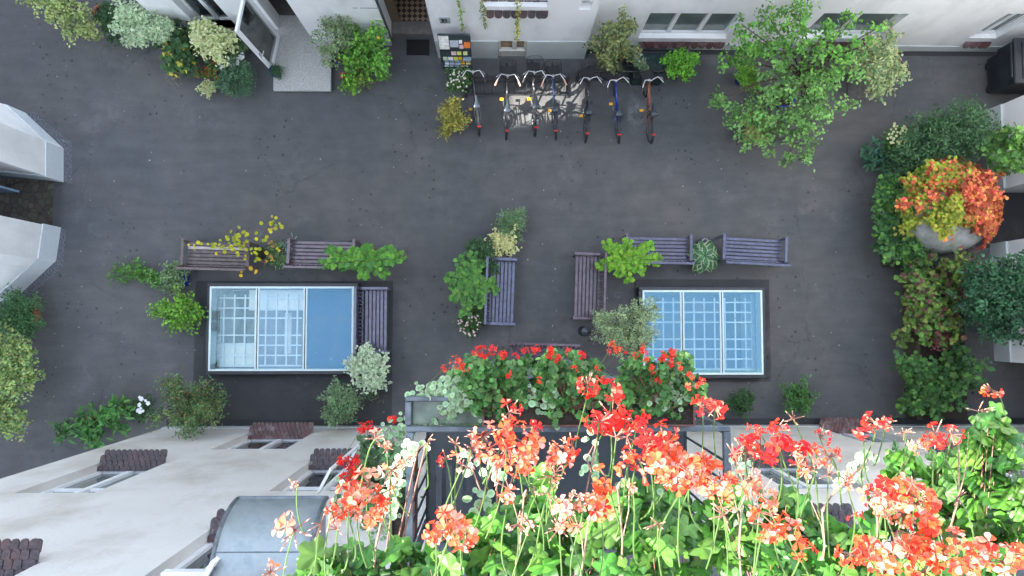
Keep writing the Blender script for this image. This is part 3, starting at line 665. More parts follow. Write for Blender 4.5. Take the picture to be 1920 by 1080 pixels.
# ------------------------------------------------ right house
XR=G(1858,400).x
RB=thing('garden_house','white rendered house at the right edge with two dark gateways','building',(XR,1,0))
PX=Plane('x',XR,1); wb=MB()
ya=G(1858,208).y; yb=G(1866,361).y; yc=G(1866,457).y; yd=G(1858,677).y
facade(wb,PX,-6,ya,0,10.6,[(yb,yc,0,2.6,1.2)] if False else [(yc,yb,0,2.6,1.5),(-5.0,yd,0,2.6,1.5)]+[(y,y+1.1,z,z+1.8,.2) for z in (4.4,8.2) for y in (-4.6,-1.8,1.0)],.2)
wb.quad((XR,ya,0),(XR+12,ya,0),(XR+12,ya,10.6),(XR,ya,10.6)); wb.quad((XR,-6,10.6),(XR,ya,10.6),(XR+12,ya,10.6),(XR+12,-6,10.6)); wb.quad((XR,-6,0),(XR+12,-6,0),(XR+12,-6,10.6),(XR,-6,10.6))
wb.build('wall',WHITE,RB)
for z in (4.4,8.2):
    for y in (-4.6,-1.8,1.0): window(RB,PX,y,y+1.1,z,z+1.8,d=.14,mull=1,glass=PANED)
for (a_,b_) in ((yc,yb),(-5.0,yd)):
    g=MB(); pbox(g,PX,a_+.01,b_-.01,.02,2.55,1.2,1.26); g.build('gate',DARK,RB)
pl=MB(); pbox(pl,PX,yb+.002,ya,0,.5,-.05,-.002); pbox(pl,PX,yd,yc-.002,0,.5,-.05,-.002); pl.build('plinth',PLINTH,RB)
s=MB(); s.quad((XR-.4,yc-.1,.004),(XR+1.5,yc-.1,.004),(XR+1.5,yb+.1,.004),(XR-.4,yb+.1,.004)); tag(s.build('gateway_paving',ASPH2),kind='structure')
# ------------------------------------------------ our own building (bottom)
YO=G(600,800).y
NB=thing('balcony_house','cream plastered house directly below the viewer with tiled window sills','building',(0,YO,0))
PO=Plane('y',YO,-1); xOL=G(312,799).x
wb=MB(); OT=20.0
# windows from the outer sill corners
def owin(pxa,pxb,py,top,wz=None):
    a=WY(pxa,py,YO+.22); b=WY(pxb,py,YO+.22); return (a.x,b.x,a.z,a.z+top)
ow=[owin(468,588,792,2.0),owin(190,313,843,2.1),owin(582,720,841,2.1),owin(-45,78,1012,2.1),owin(397,520,955,2.1),
    owin(1534,1625,783,2.0),owin(1738,1880,830,2.1),owin(1380,1510,838,2.1),owin(1440,1600,945,2.1),owin(1860,2010,950,2.1)]
# merge holes without overlap
facade(wb,PO,xOL,16,0,OT,ow,.24)
wb.quad((xOL,YO,0),(xOL,YO-9,0),(xOL,YO-9,OT),(xOL,YO,OT)); wb.quad((xOL,YO,OT),(16,YO,OT),(16,YO-9,OT),(xOL,YO-9,OT)); wb.quad((16,YO,0),(16,YO-9,0),(16,YO-9,OT),(16,YO,OT)); wb.quad((xOL,YO-9,0),(16,YO-9,0),(16,YO-9,OT),(xOL,YO-9,OT))
wb.build('wall',CREAM,NB)
LB_=MB(); pbox(LB_,PO,xOL-.0,16,0,.25,-.02,-.002); LB_.build('plinth',PLINTH,NB)
for i,h in enumerate(ow):
    window(NB,PO,*h,d=.17,mull=1,glass=PANE if i%2 else PANED,rail=.62)
    tile_sill(NB,PO,h[0]+.004,h[1]-.004,h[2]+.05,h[2]-.04,.12,-.22,m=TILED if i not in (0,5) else TILE,rows=4,tw=.095)
# open casement at the second window column
for i in (2,4):
    h=ow[i]; c=MB(); u=h[0]+.62; 
    M=Matrix.Translation(Vector(PO(u,0,.14)))@Matrix.Rotation(R(62),4,'Z')
    c.box(0,.5,-.02,.02,h[2]+.07,h[2]+.13); c.box(0,.5,-.02,.02,h[3]-.14,h[3]-.08); c.box(0,.06,-.02,.02,h[2]+.13,h[3]-.14); c.box(.44,.5,-.02,.02,h[2]+.13,h[3]-.14); c.xform(M); c.build('casement',FRAMEW,NB)
# zinc barrel hood
hx0,hx1=G(436,936,9.3).x,G(606,936,9.3).x; hr=.92; hz=9.15; K=16
yF=G(500,934,hz).y; hr=yF-YO
hd=thing('zinc_hood','curved weathered zinc hood projecting from the cream wall','hood',((hx0+hx1)/2,YO,hz))
m_=MB(); V=[];F=[]
for i in range(K+1):
    t=math.pi/2*i/K
    for x in (hx0,hx1):
        V+= [(x,YO+hr*math.cos(t),hz+hr*.95*math.sin(t))]
for i in range(K): F.append((2*i,2*i+1,2*i+3,2*i+2))
m_.add(V,F); m_.build('sheet',ZINC,hd,smooth=True)
m_=MB()
for x in (hx0,hx1):
    m_.tube([(x,YO+hr*math.cos(math.pi/2*i/K),hz+hr*.95*math.sin(math.pi/2*i/K)) for i in range(K+1)],.022,6)
m_.tube([(hx0,yF,hz),(hx1,yF,hz)],.022,6); m_.tube([(hx0,YO+hr*.5,hz+hr*.82),(hx1,YO+hr*.5,hz+hr*.82)],.008,5); m_.build('rolled_edge',STEEL,hd)
m_=MB()
for x,sg_ in ((hx0+.01,1),(hx1-.01,-1)):
    pts=[(x,YO,hz)]+[(x,YO+hr*math.cos(math.pi/2*i/K),hz+hr*.95*math.sin(math.pi/2*i/K)) for i in range(K+1)]; m_.add(pts,[tuple(range(len(pts)))])
m_.build('side_panel',mat('dull_zinc',(0.2,0.23,0.25),.6,metal=.5),hd)
cz_=WY(300,1074,YO+.1); m_=MB(); m_.bbox(cz_.x,hx0+.3,YO+.003,YO+.1,cz_.z-.1,cz_.z,.01); m_.build('ledge',FRAMEW,NB)
# drain strip along our wall
s=MB(); s.quad((xOL,YO+.03,.009),(16,YO+.03,.009),(16,YO+.17,.009),(xOL,YO+.17,.009)); tag(s.build('drain_strip',mat('drain_dark',(0.02,0.022,0.025),.6)),kind='structure')
s=MB(); s.quad((xBayR+.03,YR-.14,.006),(14,YR-.14,.006),(14,YR-.03,.006),(xBayR+.03,YR-.03,.006)); tag(s.build('drain_strip',MATS['drain_dark']),kind='structure')
# ================================================ skylights
INTW=mat('pit_white',(0.62,0.72,0.72),.8,var=.05); PITF=mat('room_floor',(0.05,0.09,0.13),.4,var=.4,scale=1.2); ALU=mat('pale_aluminium',(0.62,0.74,0.75),.35,var=.05); CURB=mat('lead_curb',(0.028,0.033,0.038),.45,var=.3,scale=5)
def skylight(label,c0,c1,bars,left):
    x0,y0,x1,y1=c0.x,c0.y,c1.x,c1.y; Z=.32
    r=thing('skylight',label,'skylight',((x0+x1)/2,(y0+y1)/2,0),'glazed skylights in the courtyard paving')
    m_=MB(); t=.09; 
    m_.bbox(x0-t,x1+t,y0-t,y0,.002,Z-.03,.01).bbox(x0-t,x1+t,y1,y1+t,.002,Z-.03,.01).bbox(x0-t,x0,y0,y1,.002,Z-.03,.01).bbox(x1,x1+t,y0,y1,.002,Z-.03,.01)
    m_.build('curb',CURB,r)
    m_=MB(); f=.035
    m_.bbox(x0-.01,x1+.01,y0-.01,y0+f,Z-.03,Z+.012,.004).bbox(x0-.01,x1+.01,y1-f,y1+.01,Z-.03,Z+.012,.004).bbox(x0-.01,x0+f,y0+f,y1-f,Z-.03,Z+.012,.004).bbox(x1-f,x1+.01,y0+f,y1-f,Z-.03,Z+.012,.004)
    for b in bars: m_.bbox(b-.045,b-.012,y0+f,y1-f,Z-.03,Z+.012,.004).bbox(b+.012,b+.045,y0+f,y1-f,Z-.03,Z+.012,.004)
    m_.build('frame',ALU,r)
    g_=MB()
    for b in bars: g_.box(b-.0118,b+.0118,y0+f,y1-f,Z-.03,Z+.002)
    g_.build('joint',DARK,r)
    e=[x0+f]+[q for b in bars for q in (b-.045,b+.045)]+[x1-f]
    for k in range(0,len(e),2):
        g=MB(); g.quad((e[k],y0+f,Z-.002),(e[k+1],y0+f,Z-.002),(e[k+1],y1-f,Z-.002),(e[k],y1-f,Z-.002)); g.build('pane',(SKYGL2 if k<4 else SKYGL3) if left else SKYGL,r)
    # shaft and room below
    s_=MB(); X0,X1,Y0,Y1=x0+.03,x1-.03,y0+.03,y1-.03; zb=-1.0
    for a,b in (((X0,Y0),(X1,Y0)),((X1,Y0),(X1,Y1)),((X1,Y1),(X0,Y1)),((X0,Y1),(X0,Y0))): s_.quad((*a,zb),(*b,zb),(*b,Z-.031),(*a,Z-.031))
    s_.build('shaft',INTW,r)
    s_=MB(); s_.quad((X0,Y0,zb-.9),(X1,Y0,zb-.9),(X1,Y1,zb-.9),(X0,Y1,zb-.9))
    for a,b in (((X0,Y0),(X1,Y0)),((X1,Y0),(X1,Y1)),((X1,Y1),(X0,Y1)),((X0,Y1),(X0,Y0))): s_.quad((*a,zb-.9),(*b,zb-.9),(*b,zb),(*a,zb))
    s_.build('room',mat('pale_room_floor',(0.30,0.33,0.31),.7,var=.5,scale=1.6) if left else PITF,r)
    # lattice grille
    gx0,gx1=(G(412,600,-.5).x,G(575,600,-.5).x) if left else (X0+.05,G(1398,600,-.5).x); gy0,gy1=Y0+.06,Y1-.12
    l=MB(); step=.245; k=0; x=gx0
    while x<gx1: l.box(x-.016,x+.016,gy0,gy1,-.16,-.13); x+=step
    y=gy0; pat=[.235,.235,.235,.40]; k=0
    while y<gy1: l.box(gx0,gx1,y-.016,y+.016,-.129,-.10); y+=pat[k%4]; k+=1
    l.build('grille',mat('white_lattice',(0.80,0.86,0.85),.5,var=.03),r)
    if left:
        b=MB(); b.box(gx1+.04,X1-.02,Y0+.02,Y1-.02,-.42,-.38); b.build('blind',mat('sky_tint_blind',(0.015,0.06,0.12),.5,var=.1),r)  # its blue stands in for sky reflected in the plain pane
        b=MB(); b.box(X0+.01,gx0-.02,Y0+.02,Y1-.02,-.22,-.2); b.box(gx0-.019,gx0+1.0,Y0+.02,Y0+.58,-.22,-.2); b.box(gx0+.80,gx1,Y1-.5,Y1-.02,-.22,-.2); b.build('ledge',mat('room_reflect_white',(0.85,0.86,0.80),.8,var=.03),r)  # added white sheets stand in for the reflected pale house
        b=MB(); b.box(gx1-.62,gx1-.45,Y0+.3,Y0+1.3,-.85,-.8); b.build('table',MATS['room_reflect_white'],r)
    else:
        b=MB(); b.box(gx1+.03,X1-.01,Y0+.02,Y1-.02,-.25,-.22); b.build('ledge',mat('aqua_ledge',(0.62,0.78,0.80),.7),r)
skylight('left skylight of three panes, two over a white lattice and one plain blue',A0,A1,[G(482,615,.32).x,G(572,615,.32).x],True)
skylight('right skylight of three blue panes, all over a white lattice',B0,B1,[G(1279.5,622,.32).x,G(1353.5,622,.32).x],False)
# ================================================ benches
BN=[0]
DW2=mat('dark_wood_blue_sheen',(0.055,0.062,0.12),.28,var=.5,scale=12,coat=.6)  # bluer copy, sky sheen carried by the base colour
DW3=mat('dark_wood_plum',(0.088,0.055,0.072),.34,var=.5,scale=7,coat=.5)
def bench(label,px,py,rz,L=1.46,wood=DWOOD,pale=None):
    BN[0]+=1
    if wood is DWOOD: wood=[DWOOD,DW2,DW3][BN[0]%3]
    c=G(px,py,.44); r=thing('slatted_bench',label,'bench',(c.x,c.y,0),'dark slatted benches in the courtyard')
    def b(mb,name,m): 
        mb.xform(Matrix.Rotation(rz,4,'Z')); o=mb.build(name,m,r,world=False); return o
    h=L/2; m_=MB(); D=.25; n=6; sw=.068; st=(2*D+.014)/n
    for i in range(n):
        y=-D+st*i; q=m_ if not(pale and i in pale) else None
        if q is None:
            p=MB(); p.bbox(-h+.03,h-.03,y,y+sw,.415,.44,.006); b(p,'pale_slat',mat('worn_pale_wood',(0.42,0.36,0.34),.5,var=.25)); continue
        m_.bbox(-h+.03,h-.03,y,y+sw,.415,.44,.006)
    b(m_,'seat',wood)
    m_=MB(); m_.box(-h+.07,h-.07,-D+.03,-D+.06,.36,.413); m_.box(-h+.07,h-.07,D-.06,D-.03,.36,.413)
    for x in (-h+.09,0,h-.12): m_.box(x,x+.03,-D+.061,D-.061,.37,.413)
    b(m_,'seat_frame',wood)
    m_=MB(); m_.bar((-h-.02,-D-.13,.86),(h+.02,-D-.13,.86),.05,.07); m_.bar((-h+.05,-D-.04,.50),(h-.05,-D-.04,.50),.03,.05)
    k=15
    for i in range(k):
        x=-h+.1+(2*h-.2)*i/(k-1); m_.bar((x,-D-.045,.52),(x,-D-.125,.83),.035,.016,up=(0,1,0))
    b(m_,'backrest',wood)
    for sx in (-1,1):
        m_=MB(); m_.bbox(sx*h-.035,sx*h+.035,-D-.09,D+.05,.625,.655,.008); b(m_,'armrest',wood)
        m_=MB(); m_.bar((sx*(h-.0),D,.0),(sx*(h-.0),D,.624),.055,.055); b(m_,'leg',wood)
        m_=MB(); m_.bar((sx*(h-.0),-D-.02,.0),(sx*(h-.0),-D-.02,.5),.055,.055); m_.bar((sx*(h-.0),-D-.02,.5),(sx*(h-.0),-D-.11,.83),.05,.055); b(m_,'leg',wood)
    return r
bench('grey-brown bench with one whitened slat under thin yellow leaves, left end of the upper row',410,476,R(-1.5),wood=GWOOD,pale=[4])
bench('bench half covered by bright green maple-like leaves, above the left skylight',606,473,R(-1))
bench('bench turned sideways against the right edge of the left skylight',705,600,R(-90),1.42)
bench('sideways bench with a lobed bright green plant close behind its back, facing the paved gap',944,547,R(-92),1.46)
bench('sideways bench whose top corner is under a lime green plant, left of the right skylight',1098,537,R(88),1.46)
bench('bench between the lime green plant and the hosta, above the right skylight',1232,465,R(-1))
bench('bench right of the hosta, rightmost of all the benches',1410,467,R(-3),1.42)
bench('bench partly hidden by the red geraniums of the lower balcony',1020,676,R(178),1.5)
# ================================================ bicycles
def ringmb(mb,c,rad,tr,n=28,k=6,squash=1.0):
    V=[];F=[]
    for i in range(n):
        a=2*math.pi*i/n
        for j in range(k):
            b=2*math.pi*j/k; rr=rad+tr*math.cos(b); V.append((c[0]+tr*math.sin(b)*squash,c[1]+rr*math.cos(a),c[2]+rr*math.sin(a)))
    for i in range(n):
        for j in range(k): F.append((i*k+j,((i+1)%n)*k+j,((i+1)%n)*k+(j+1)%k,i*k+(j+1)%k))
    mb.add(V,F)
REDL=mat('red_reflector',(0.5,0.01,0.01),.3); AMB=mat('amber_reflector',(0.80,0.40,0.01),.4); GRIPC=mat('tan_grip',(0.55,0.28,0.2),.6); GRIPB=mat('black_grip',(0.03,0.03,0.03),.6)
def bike(label,pr,ph,frame,basket=True,grip=GRIPB,steer=0,guard=None,lamp=True):
    """pr = pixel of the rear wheel's outer edge on the ground, ph = pixel of the handlebar (z 1.03)"""
    a=G(pr[0],pr[1],.2); b=G(ph[0],ph[1],1.03); d=Vector((b.x-a.x,b.y-a.y,0)); rz=math.atan2(-d.x,d.y)
    d.normalize(); r=thing('bicycle',label,'bicycle',(a.x+d.x*.35,a.y+d.y*.35,0),'bicycles parked in a row at the racks')
    MZ=Matrix.Rotation(rz,4,'Z'); r.rotation_euler=(0,0,0)
    lean=Matrix.Rotation(R(rnd.uniform(-6,4)),4,'Y')
    def fin(mb,name,m,par=None,smooth=False):
        mb.xform(MZ@lean); o=mb.build(name,m,r,world=False,smooth=smooth)
        if par: o.parent=par
        return o
    WB=1.08; wr=.33
    def wheel(yc,name):
        m=MB(); ringmb(m,(0,yc,.34),wr-.017,.02,32,6); t=fin(m,name,BLACK,smooth=True)
        m=MB(); ringmb(m,(0,yc,.34),wr-.043,.010,32,4,1.3); fin(m,'rim',mat('dull_rim',(0.22,0.22,0.23),.35,metal=.8),t)
        m=MB()
        for i in range(18):
            an=math.pi*2*i/18; m.tube([(0.015*(-1)**i,yc,.34),(0,yc+(wr-.05)*math.cos(an),.34+(wr-.05)*math.sin(an))],.0022,3,cap=False)
        m.tube([(-.05,yc,.34),(.05,yc,.34)],.018,8); fin(m,'spokes',mat('dull_spokes',(0.15,0.15,0.16),.4,metal=.8),t)
    wheel(0,'rear_wheel'); wheel(WB,'front_wheel')
    m=MB(); T_=.016
    bb=(0,.44,.30); st=(0,.27,.80); hd_=(0,.92,.82); hb_=(0,.95,.70)
    m.tube([bb,st],T_,8); m.tube([bb,hb_],.019,8); m.tube([(0,.33,.55),(0,.93,.78)],T_,8); m.tube([hd_,hb_],.02,8)
    for sx in (-.05,.05): m.tube([(0,.42,.30),(sx,.3,.31),(sx,0,.34)],.009,6); m.tube([(0,.28,.77),(sx,.12,.62),(sx,0,.34)],.008,6); m.tube([(0,.95,.69),(sx,.98,.62),(sx,WB,.34)],.011,6)
    fin(m,'frame',frame,smooth=True)
    m=MB()
    for yc,a0,a1 in ((0,R(20),R(200)),(WB,R(40),R(170))):
        pts=[(0,yc+math.cos(a0+(a1-a0)*i/12)*.365,.34+math.sin(a0+(a1-a0)*i/12)*.365) for i in range(13)]
        m=MB()
        for i in range(12): m.bar(pts[i],pts[i+1],.055,.005)
        fin(m,'mudguard',guard or DARK)
    m=MB(); m.box(-.065,-.055,-.22,.26,.735,.745).box(.055,.065,-.22,.26,.735,.745)
    for y in (-.22,-.06,.1,.25): m.box(-.055,.055,y,y+.01,.735,.745)
    m.box(-.012,.012,-.2,.25,.735,.742)
    for sx in (-.06,.06): m.tube([(sx,-.15,.735),(sx*.9,0,.34)],.006,5)
    fin(m,'luggage_rack',DARK)
    m=MB(); m.box(-.04,.04,-.27,-.24,.68,.73); fin(m,'rear_lamp',REDL)
    m=MB(); m.tube([(0,.27,.8),(0,.25,.93)],.013,6); sp=fin(m,'seat_post',CHROME)
    # saddle: outline with crown
    o=[(-.0,.17),(.025,.14),(.035,.02),(.06,-.05),(.09,-.10),(.085,-.14),(.04,-.155),(0,-.15)]; o=o+[(-x,y) for x,y in reversed(o[1:-1])]
    m=MB(); n=len(o); V=[(x*.9,y+.24,.945) for x,y in o]+[(x,y+.24,.975) for x,y in o]+[(x*.72,y*.85+.24,1.0) for x,y in o]
    m.add(V,[tuple(range(n-1,-1,-1))]+[(k*n+i,k*n+(i+1)%n,(k+1)*n+(i+1)%n,(k+1)*n+i) for k in (0,1) for i in range(n)]+[tuple(range(2*n,3*n))]); fin(m,'saddle',mat('saddle_black',(0.03,0.04,0.055),.3),smooth=True)
    # handlebar
    S=Matrix.Translation((0,.93,0))@Matrix.Rotation(R(steer),4,'Z')@Matrix.Translation((0,-.93,0))
    m=MB(); m.tube([(0,.92,.82),(0,.90,.99)],.014,6)
    hbp=[(-.27,.72,1.0),(-.22,.83,1.02),(-.15,.93,1.04),(-.06,.92,1.02),(0,.90,1.0),(.06,.92,1.02),(.15,.93,1.04),(.22,.83,1.02),(.27,.72,1.0)]
    m.tube(hbp,.0115,7); m.xform(S); hb=fin(m,'handlebar',mat('polished_alloy',(0.62,0.62,0.63),.35,metal=.7),smooth=True)
    for sx in (-1,1):
        m=MB(); m.tube([(sx*.24,.785,1.012),(sx*.285,.68,.995)],.021,7); m.xform(S); fin(m,'grip',grip,hb)
        m=MB(); m.tube([(sx*.2,.92,1.03),(sx*.27,.86,1.0)],.006,4); m.xform(S); fin(m,'brake_lever',CHROME,hb)
    m=MB(); m.lathe([(0,-.02),(.03,-.02),(.035,.02),(0,.025)],(0,.98,.80),10); m.xform(S); fin(m,'front_lamp',CHROME)
    # cranks and pedals
    ang=rnd.uniform(0,6.28)
    for sx in (-1,1):
        ca,sa=math.cos(ang)*.16*sx,math.sin(ang)*.16*sx
        m=MB(); m.tube([(sx*.06,.44,.30),(sx*.075,.44+ca,.30+sa)],.01,5); 
        if sx==1: m.lathe([(.0,.05),(.09,.05),(.09,.058),(0,.058)],(0,.44,.30),18,'x')
        cr=fin(m,'crank',CHROME)
        m=MB(); y,z=.44+ca,.30+sa; m.box(sx*.11-.04,sx*.11+.04,y-.03,y+.03,z-.012,z+.012); fin(m,'pedal',AMB if sx==-1 else BLACK,cr)
    m=MB(); m.tube([(-.03,.42,.3),(-.09,.36,.05),(-.12,.33,.01)],.008,5); fin(m,'kickstand',DARK)
    if basket:
        m=MB(); cx_,cy_=0,1.10; bw_,bd,z0,z1=.19,.165,.78,1.05
        def rr(sc_,z): 
            return [(cx_+bw_*sc_*math.copysign(abs(math.cos(t))**.5,math.cos(t)),cy_+bd*sc_*math.copysign(abs(math.sin(t))**.5,math.sin(t)),z) for t in [2*math.pi*i/20 for i in range(20)]]
        lv=[rr(.78+.22*k/4,z0+(z1-z0)*k/4) for k in range(5)]
        for k,l in enumerate(lv): m.tube(l+[l[0]],.006 if k==4 else .003,4,cap=False)
        for i in range(20): m.tube([lv[0][i],lv[4][i]],.0028,3,cap=False)
        for i in range(9):
            f=-.75+1.5*i/8; m.tube([(cx_+f*bw_*.78,cy_-bd*.74,z0),(cx_+f*bw_*.78,cy_+bd*.74,z0)],.003,3,cap=False); m.tube([(cx_-bw_*.74,cy_+f*bd*.78,z0),(cx_+bw_*.74,cy_+f*bd*.78,z0)],.003,3,cap=False)
        m.box(cx_-bw_*.72,cx_+bw_*.72,cy_-bd*.7,cy_+bd*.7,z0+.004,z0+.008)
        m.xform(S); fin(m,'basket',mat('basket_black',(0.008,0.008,0.009),.6))
    m=MB(); m.box(-.018,.018,.5,.9,.64,.66) if False else m.box(-.03,.03,.46,.5,.40,.46); fin(m,'lock',DARK)
    return r
FB=mat('black_frame',(0.02,0.02,0.024),.25,coat=.5); FBL=mat('blue_frame',(0.012,0.045,0.28),.25,coat=.5); FOR=mat('copper_frame',(0.22,0.075,0.035),.3,coat=.4); FNV=mat('navy_frame',(0.02,0.04,0.14),.25,coat=.5)
bike('black bicycle without a basket, leftmost beside the white flowering pot',(897,257),(884,152),FB,False,steer=-6)
bike('black bicycle with tan handlebar grips and dark front basket, second in the row',(948,264),(949,152),FB,True,GRIPC)
bike('black bicycle with front basket, third in the row at the left rack',(1001,258),(1000,153),FB,True)
bike('bicycle with navy frame and reddish grips, last one at the left rack',(1043,264),(1044,156),FNV,True,GRIPC)
bike('black bicycle with front basket, leftmost at the right rack',(1097,269),(1108,166),FB,True,steer=6)
bike('bicycle with a bright blue frame, middle one at the right rack',(1161,271),(1167,168),FBL,True,steer=8)
bike('bicycle with a copper brown frame, rightmost of the row',(1219,271),(1226,169),FOR,True,steer=10)
def rack(label,x0,x1,py0,py1,n,ht):
    a=G(x0,py0,ht); b=G(x1,py0,ht); c=G(x0,py1,.12); r=thing('bicycle_rack',label,'bicycle rack',((a.x+b.x)/2,a.y,0),'black bicycle racks')
    m=MB(); m.tube([tuple(a),tuple(b)],.024,8); m.tube([(a.x,c.y,.12),(b.x,c.y,.12)],.022,8); m.tube([(a.x,a.y,.12),(b.x,a.y,.12)],.02,8); m.build('rails',DARK,r)
    for x in (a.x,b.x):
        m=MB(); m.bar((x,a.y+.02,0),(x,a.y+.02,ht+.02),.05,.05); m.bar((x,c.y-.05,.03),(x,a.y+.02,.03),.06,.05); m.build('post',DARK,r)
    for i in range(n):
        x=a.x+(b.x-a.x)*(i+.5)/n; m=MB()
        for s_ in (-.035,.035): m.tube([(x+s_,c.y,.12),(x+s_,c.y+.02,.34),(x+s_,(a.y+c.y)/2,.42),(x+s_,a.y,ht)],.009,5)
        m.build('wheel_holder',DARK,r)
rack('low black tube rack holding the four left bicycles',872,1066,144,176,9,.42)
rack('black tube rack with thick end posts holding the three right bicycles',1086,1243,134,150,6,.55)
# ================================================ magazine board, bin, box, ashtray
a=G(829,132,.55); b=G(884,62,1.75); t=G(884,66,1.7)
bd=thing('notice_board','dark leaning notice board covered in colourful leaflets beside the hall entrance','notice board',((a.x+G(884,132,.55).x)/2,a.y,0))
x0,x1=G(829,130,.5).x,G(886,130,.5).x; z0,z1=.45,1.75
yb0=G(855,130,z0).y; yb1=G(855,66,z1).y
def bp(u,v,h=0.0):
    n_=Vector((0,-(z1-z0),(yb1-yb0))).normalized()
    return Vector((x0+(x1-x0)*u,yb0+(yb1-yb0)*v,z0+(z1-z0)*v))+n_*h
def slab(mb,u0,u1,v0,v1,h0,h1):
    c=[tuple(bp(u,v,h)) for h in (h0,h1) for v in (v0,v1) for u in (u0,u1)]; mb.add(c,[(0,2,3,1),(4,5,7,6),(0,1,5,4),(2,6,7,3),(0,4,6,2),(1,3,7,5)])
m=MB(); slab(m,0,1,0,1,-.04,0); m.build('board',mat('board_green_black',(0.03,0.045,0.048),.5,var=.2),bd)
m=MB()
for v in (.08,.25,.42,.58): slab(m,.02,.98,v,v+.012,.0,.03)
m.build('ledge',DARK,bd)
for u in (.06,.94):
    m=MB(); p=bp(u,.5,-.05); m.bar((p.x,p.y,0),(p.x,p.y,p.z),.04,.04); m.build('post',DARK,bd)
CARDS=[(.02,.33,.62,.98,(.80,.78,.74)),(.36,.62,.68,.86,(.45,.5,.55)),(.64,.74,.78,.87,(.75,.72,.75)),(.64,.77,.64,.74,(.7,.45,.5)),(.79,.98,.66,.82,(.85,.22,.05)),(.36,.52,.45,.58,(.72,.55,.55)),(.55,.68,.45,.59,(.66,.72,.16)),(.74,.87,.45,.59,(.72,.75,.35)),
 (.08,.22,.30,.40,(.5,.62,.45)),(.24,.40,.30,.40,(.75,.75,.80)),(.42,.56,.30,.41,(.62,.68,.10)),(.58,.69,.31,.40,(.70,.42,.02)),(.72,.98,.29,.40,(.30,.42,.58)),(.12,.25,.16,.27,(.65,.75,.82)),(.27,.43,.16,.27,(.45,.50,.72)),(.45,.62,.16,.27,(.45,.6,.7)),(.63,.76,.17,.27,(.80,.42,.04)),(.80,.95,.17,.27,(.75,.72,.35)),
 (.10,.24,.01,.13,(.55,.68,.78)),(.26,.38,.01,.13,(.6,.68,.8)),(.42,.56,.01,.12,(.55,.5,.68)),(.58,.72,.01,.12,(.80,.55,.5)),(.74,.86,.01,.13,(.80,.78,.76))]
for k,(u0,u1,v0,v1,c) in enumerate(CARDS):
    m=MB(); slab(m,u0,u1,v0,v1,.004,.012); m.build('leaflet',mat('paper_%d'%k,c,.6,var=.28,scale=12),bd)
a=G(1188,146,.5); b=G(1246,97,.5)
gb=thing('storage_box','dark green square box with a sunken lid behind the right bicycle rack','box',((a.x+b.x)/2,(a.y+b.y)/2,0)); GBM=mat('dark_green_plastic',(0.012,0.03,0.027),.35,var=.4,scale=6)
m=MB(); m.bbox(a.x,b.x,a.y,b.y,0,.46,.015); m.build('body',GBM,gb); m=MB(); t=.05
m.box(a.x-.01,b.x+.01,a.y-.01,a.y+t,.462,.50).box(a.x-.01,b.x+.01,b.y-t,b.y+.01,.462,.50).box(a.x-.01,a.x+t,a.y+t,b.y-t,.462,.50).box(b.x-t,b.x+.01,a.y+t,b.y-t,.462,.50); m.build('rim',DARK,gb)
m=MB(); m.box(a.x+t+.003,b.x-t-.003,a.y+t+.003,b.y-t-.003,.463,.475); m.build('lid',mat('smoky_lid',(0.02,0.045,0.045),.12,var=.4),gb)
c=G(1098,621,.5); an=thing('standing_ashtray','dark round standing ashtray beside the grey-green feathery shrub','ashtray',(c.x,c.y,0))
m=MB(); m.lathe([(.11,0),(.12,.02),(.105,.06),(.10,.5),(.115,.51),(.115,.54),(.09,.56),(.03,.57),(0,.57)],(c.x,c.y,0),20); m.build('body',mat('gunmetal',(0.045,0.055,0.065),.35,metal=.5),an,smooth=True); m=MB(); m.lathe([(.03,.57),(.03,.6),(.0,.605)],(c.x,c.y,0),10); m.build('knob',STEEL,an)
c=G(1158,553,0); an=thing('floor_drain','tiny square floor drain between the sideways bench and the right skylight','drain',(c.x,c.y,0)); m=MB(); m.box(c.x-.06,c.x+.06,c.y-.06,c.y+.06,.005,.012); m.build('frame',GREYP,an)
m=MB()
for i in range(4): m.box(c.x-.045+.025*i,c.x-.032+.025*i,c.y-.045,c.y+.045,.0125,.016)
m.build('grate',DARK,an)
# dumpster at the right top
a=G(1836,194,0); b=G(1905,95,0)
x0,y0,y1=a.x,a.y+.12,YR-.22; dm=thing('waste_container','large black wheeled waste container in the upper right corner','waste container',(x0+.7,(y0+y1)/2,0)); DP=mat('black_container',(0.013,0.018,0.024),.32,var=.4,scale=3)
m=MB(); m.prism([(x0+.12,y0+.08),(x0+1.5,y0+.08),(x0+1.5,y1-.06),(x0+.12,y1-.06)],.15,.6); m.prism([(x0+.04,y0),(x0+1.6,y0),(x0+1.6,y1),(x0+.04,y1)],.6,1.12); m.build('body',DP,dm)
m=MB(); m.bbox(x0-.02,x0+1.64,y0-.05,y1+.04,1.13,1.19,.03); 
for k in range(5): m.bbox(x0+.15+k*.3,x0+.22+k*.3,y0+.05,y1-.05,1.185,1.215,.01)
m.tube([(x0-.05,y0+.1,1.14),(x0-.05,y1-.1,1.14)],.025,8); m.build('lid',DP,dm)
for yy in (y0+.2,y1-.2):
    m=MB(); m.lathe([(0,-.03),(.1,-.03),(.1,.03),(0,.03)],(x0+.2,yy,.1),14,'x'); m.build('wheel',BLACK,dm)
# concrete pad beside the tree
a=G(1590,185,.0); b=G(1652,150,0); m=MB(); m.box(a.x,b.x,a.y,b.y,.001,.03); tag(m.build('concrete_pad',mat('dull_concrete',(0.13,0.125,0.12),.85,var=.2,scale=15)),'low dull concrete slab under the edge of the large courtyard tree','slab')
